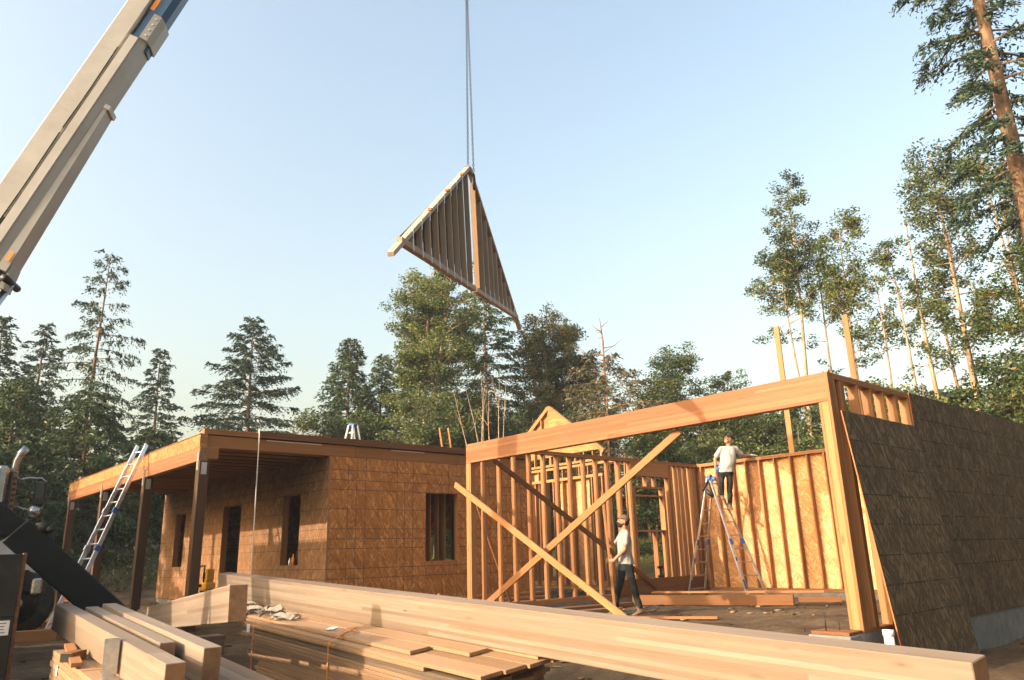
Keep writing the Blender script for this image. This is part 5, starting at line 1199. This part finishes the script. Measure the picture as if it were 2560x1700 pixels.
broadleaf('alder_tree', 'slim pale alder stem with few leaves between the broken and the wide alder', (29.6, 9.4), 12.6, .9, .55, 14, 'leaf_a', 'bark_pale', .10, 71, .052, 110, G3, (.2, .2), 1, .5)
broadleaf('alder_tree', 'slim pale alder stem with few leaves right of the rounded crown', (31.0, 12.6), 12.4, .9, .55, 14, 'leaf_a', 'bark_pale', .09, 72, .052, 110, G3, (.1, -.2), 1, .5)
conifer('fir_tree', 'big near fir with thick bare orange trunk at the right edge', (19.58, 4.22), 24.0, 1.75, .36, 120, .50, 'needle', 'bark_fir', .30, 51, 4.5, .075, .0, None, .25, hang=1.0)
for i, (x, y, tp, R0, lab, mt) in enumerate(((25.2, 9.2, 6.0, 1.8, 'bushy dark shrub tree behind the garage corner', 'leaf_b'), (26.0, 6.9, 5.8, 1.7, 'bushy green tree behind the dark garage side', 'leaf_b'), (24.2, 5.2, 5.8, 1.7, 'low bushy tree at the right edge', 'leaf_b'),
        (28.5, 18.5, 7.0, 2.0, 'bushy tree seen under the header behind the worker', 'leaf_a'), (26.5, 21.5, 6.6, 2.0, 'bushy tree seen under the header left of the worker', 'leaf_b'), (29.5, 13.5, 6.4, 1.8, 'bushy tree behind the tall loose studs', 'leaf_b'), (31.5, 22.0, 7.6, 2.1, 'bushy tree behind the header centre', 'leaf_b'), (24.0, 26.0, 7.4, 2.1, 'bushy tree behind the small gable', 'leaf_b'), (19.5, 28.0, 8.0, 2.2, 'bushy tree behind the house roof', 'leaf_a'), (30.5, 16.3, 7.2, 2.0, 'bushy tree under the header right of the worker', 'leaf_a'), (33.0, 20.0, 8.2, 2.2, 'bushy tree over the back wall left of the worker', 'leaf_b'), (27.0, 11.2, 6.2, 1.8, 'bushy tree behind the garage header corner', 'leaf_a'), (17.6, 35.0, 8.6, 2.3, 'bushy tree between porch fir and rounded cedar', 'leaf_b'), (24.6, 30.5, 9.4, 2.4, 'bushy tree below the tail of the hanging gable', 'leaf_b'), (28.4, 26.2, 9.0, 2.3, 'bushy tree behind the peak of the small gable', 'leaf_b'))):
    broadleaf('bushy_tree', lab, (x, y), tp, R0, .06, 66, mt, 'bark_dark', .10, 60 + i, .06, 120, 'bushy trees behind the buildings', (0, 0), 3)
# bare pale stems in front of the central trees
bt = thing('bare_alder', 'clump of bare pale leaning stems behind the house roof', 'tree', (19.6, 24.0, 0), None); segs = []
for k in range(7):
    a = -1.2 + .42 * k; e = np.array([19.6, 24.0, 0]) + np.array([-.60 * a - .3, .65 * a, 8.0 + .5 * math.sin(k * 2)]); s = np.linspace(0, 1, 6)
    p = np.array([19.6, 24.0, 0])[None] * (1 - s)[:, None] + e[None] * s[:, None] + np.stack([.2 * np.sin(s * 4 + k), .2 * np.sin(s * 3 + 2 * k), 0 * s], 1); segs.append((p, .05 * (1 - s * .85)))
    for j in range(5):
        q = p[r.integers(2, 5)]; segs.append((np.stack([q, q + r.normal(size=3) * .4 + np.array([0, 0, .5])]), np.array([.014, .004])))
V, Qn = np_tubes(segs, 6); np_mesh('stems', V, Qn, M['bark_pale'], bt, smooth=True)
# undergrowth and far wood
def cloud(name, label, spots, leaf, mat, n_per, kind='stuff', seed=5):
    r = np.random.default_rng(seed); C = []
    for (x, y, z, rx, rz) in spots:
        z0 = float(gz(x, y, False)) + z; n = int(n_per * rx * rx)
        for _ in range(max(4, int(5 * rx))):
            c0 = np.array([x, y, z0]) + rvec(r, 1)[0] * np.array([rx, rx, rz]) * r.random() ** .4; m_ = max(10, n // max(4, int(5 * rx))); C.append(c0 + rvec(r, m_) * (r.random(m_) ** .5 * .75)[:, None] * np.array([1, 1, .7]))
    C = np.concatenate(C); C[:, 2] = np.maximum(C[:, 2], gz(C[:, 0], C[:, 1], False) + .05); n = len(C); u = rvec(r, n); v = np.cross(u, rvec(r, n)); v /= np.linalg.norm(v, axis=1, keepdims=True) + 1e-9
    sz = leaf * r.uniform(.6, 1.4, n)[:, None]; V, Qn = leaves(C, u * sz, v * sz * .6); o_ = np_mesh(name, V, Qn, M[mat], None, np.clip(r.normal(.35, .2, n), 0, 1)); tag(o_, label, name.replace('_', ' '), None, kind)
rr = random.Random(3)
sp_ = []
for k in range(34):
    a = math.radians(rr.uniform(8, 84)); D = rr.uniform(36, 47); sp_.append((D * math.cos(a), D * math.sin(a), rr.uniform(.3, 2.4), rr.uniform(1.6, 2.6), rr.uniform(1.0, 2.2)))
cloud('undergrowth', 'dark undergrowth below the trees', sp_, .14, 'leaf_b', 260)
sp_ = []
for k in range(90):
    a = math.radians(rr.uniform(3, 88)); D = rr.uniform(56, 66); hi = 8.2 if a < 1.0 else 4.2; sp_.append((D * math.cos(a), D * math.sin(a), rr.uniform(0, hi), rr.uniform(2.4, 3.4), rr.uniform(2.0, 3.0)))
cloud('far_wood', 'dark wood closing the view far behind the trees', sp_, .26, 'needle', 150)
cloud('roadside_weeds', 'dry brush beside the far end of the porch', [(7.2, 29.5, .5, .9, .7), (8.4, 30.5, .7, 1.2, .8), (9.6, 29.0, .5, .9, .6)], .07, 'brownneedle', 320)

for i, (x, y, tp) in enumerate(((-2.6, 27.0, 7.2), (-3.4, 30.6, 7.4), (-2.0, 33.5, 7.4))):  # unseen cedars added to keep the sun off the far porch wall
    conifer('cedar_tree', ['unseen low cedar added to shade the porch, nearest the truck', 'second unseen low cedar added to shade the porch', 'farthest unseen low cedar added to shade the porch'][i], (x, y), tp, 3.1, .03, 80, .35, 'cedar', 'bark_dark', .15, 81 + i, .8, .24, 0, 'unseen low cedars shading the porch from the left', .55, hang=.9)
# the wood goes on unseen to the right, added to darken the garage side
src = conifer('conifer', 'unseen tall conifer added in the wood beyond the right side of the garage', (9.0, -9.5), 17.0, 4.4, .03, 80, .4, 'needle', 'bark_dark', .25, 91, .7, .32, 0, 'conifers along the right of the clearing', .55, hang=.9)
for q_, (x, y) in enumerate(((14.0, -7.0), (19.0, -8.5), (24.0, -5.5), (29.5, -4.0), (17.0, -13.0), (26.0, -11.0), (33.0, 0.5))):
    c = src.copy(); COL.objects.link(c); c.location = (x, y, src.location.z); c.rotation_euler = (0, 0, x * 1.7); c['label'] = src['label']
    for ch in list(src.children):
        k = ch.copy(); COL.objects.link(k); k.parent = c

# thin summer haze between the trees
hz = NT('haze_air'); hz.t.nodes.remove(hz.b); pv = hz.n('ShaderNodeVolumePrincipled'); pv.inputs['Color'].default_value = (.80, .90, 1.0, 1); pv.inputs['Density'].default_value = .0006; pv.inputs['Anisotropy'].default_value = 0.0
hz.l(pv.outputs[0], hz.out.inputs['Volume'])
V, F = geo_box((20, 20, 14.0), Vector((1, 0, 0)), Vector((0, 1, 0)), Vector((0, 0, 1)), 860, 860, 32)
ho = mesh('haze', V, F, hz.m); tag(ho, 'thin pale summer haze in the air', 'haze', None, 'stuff')
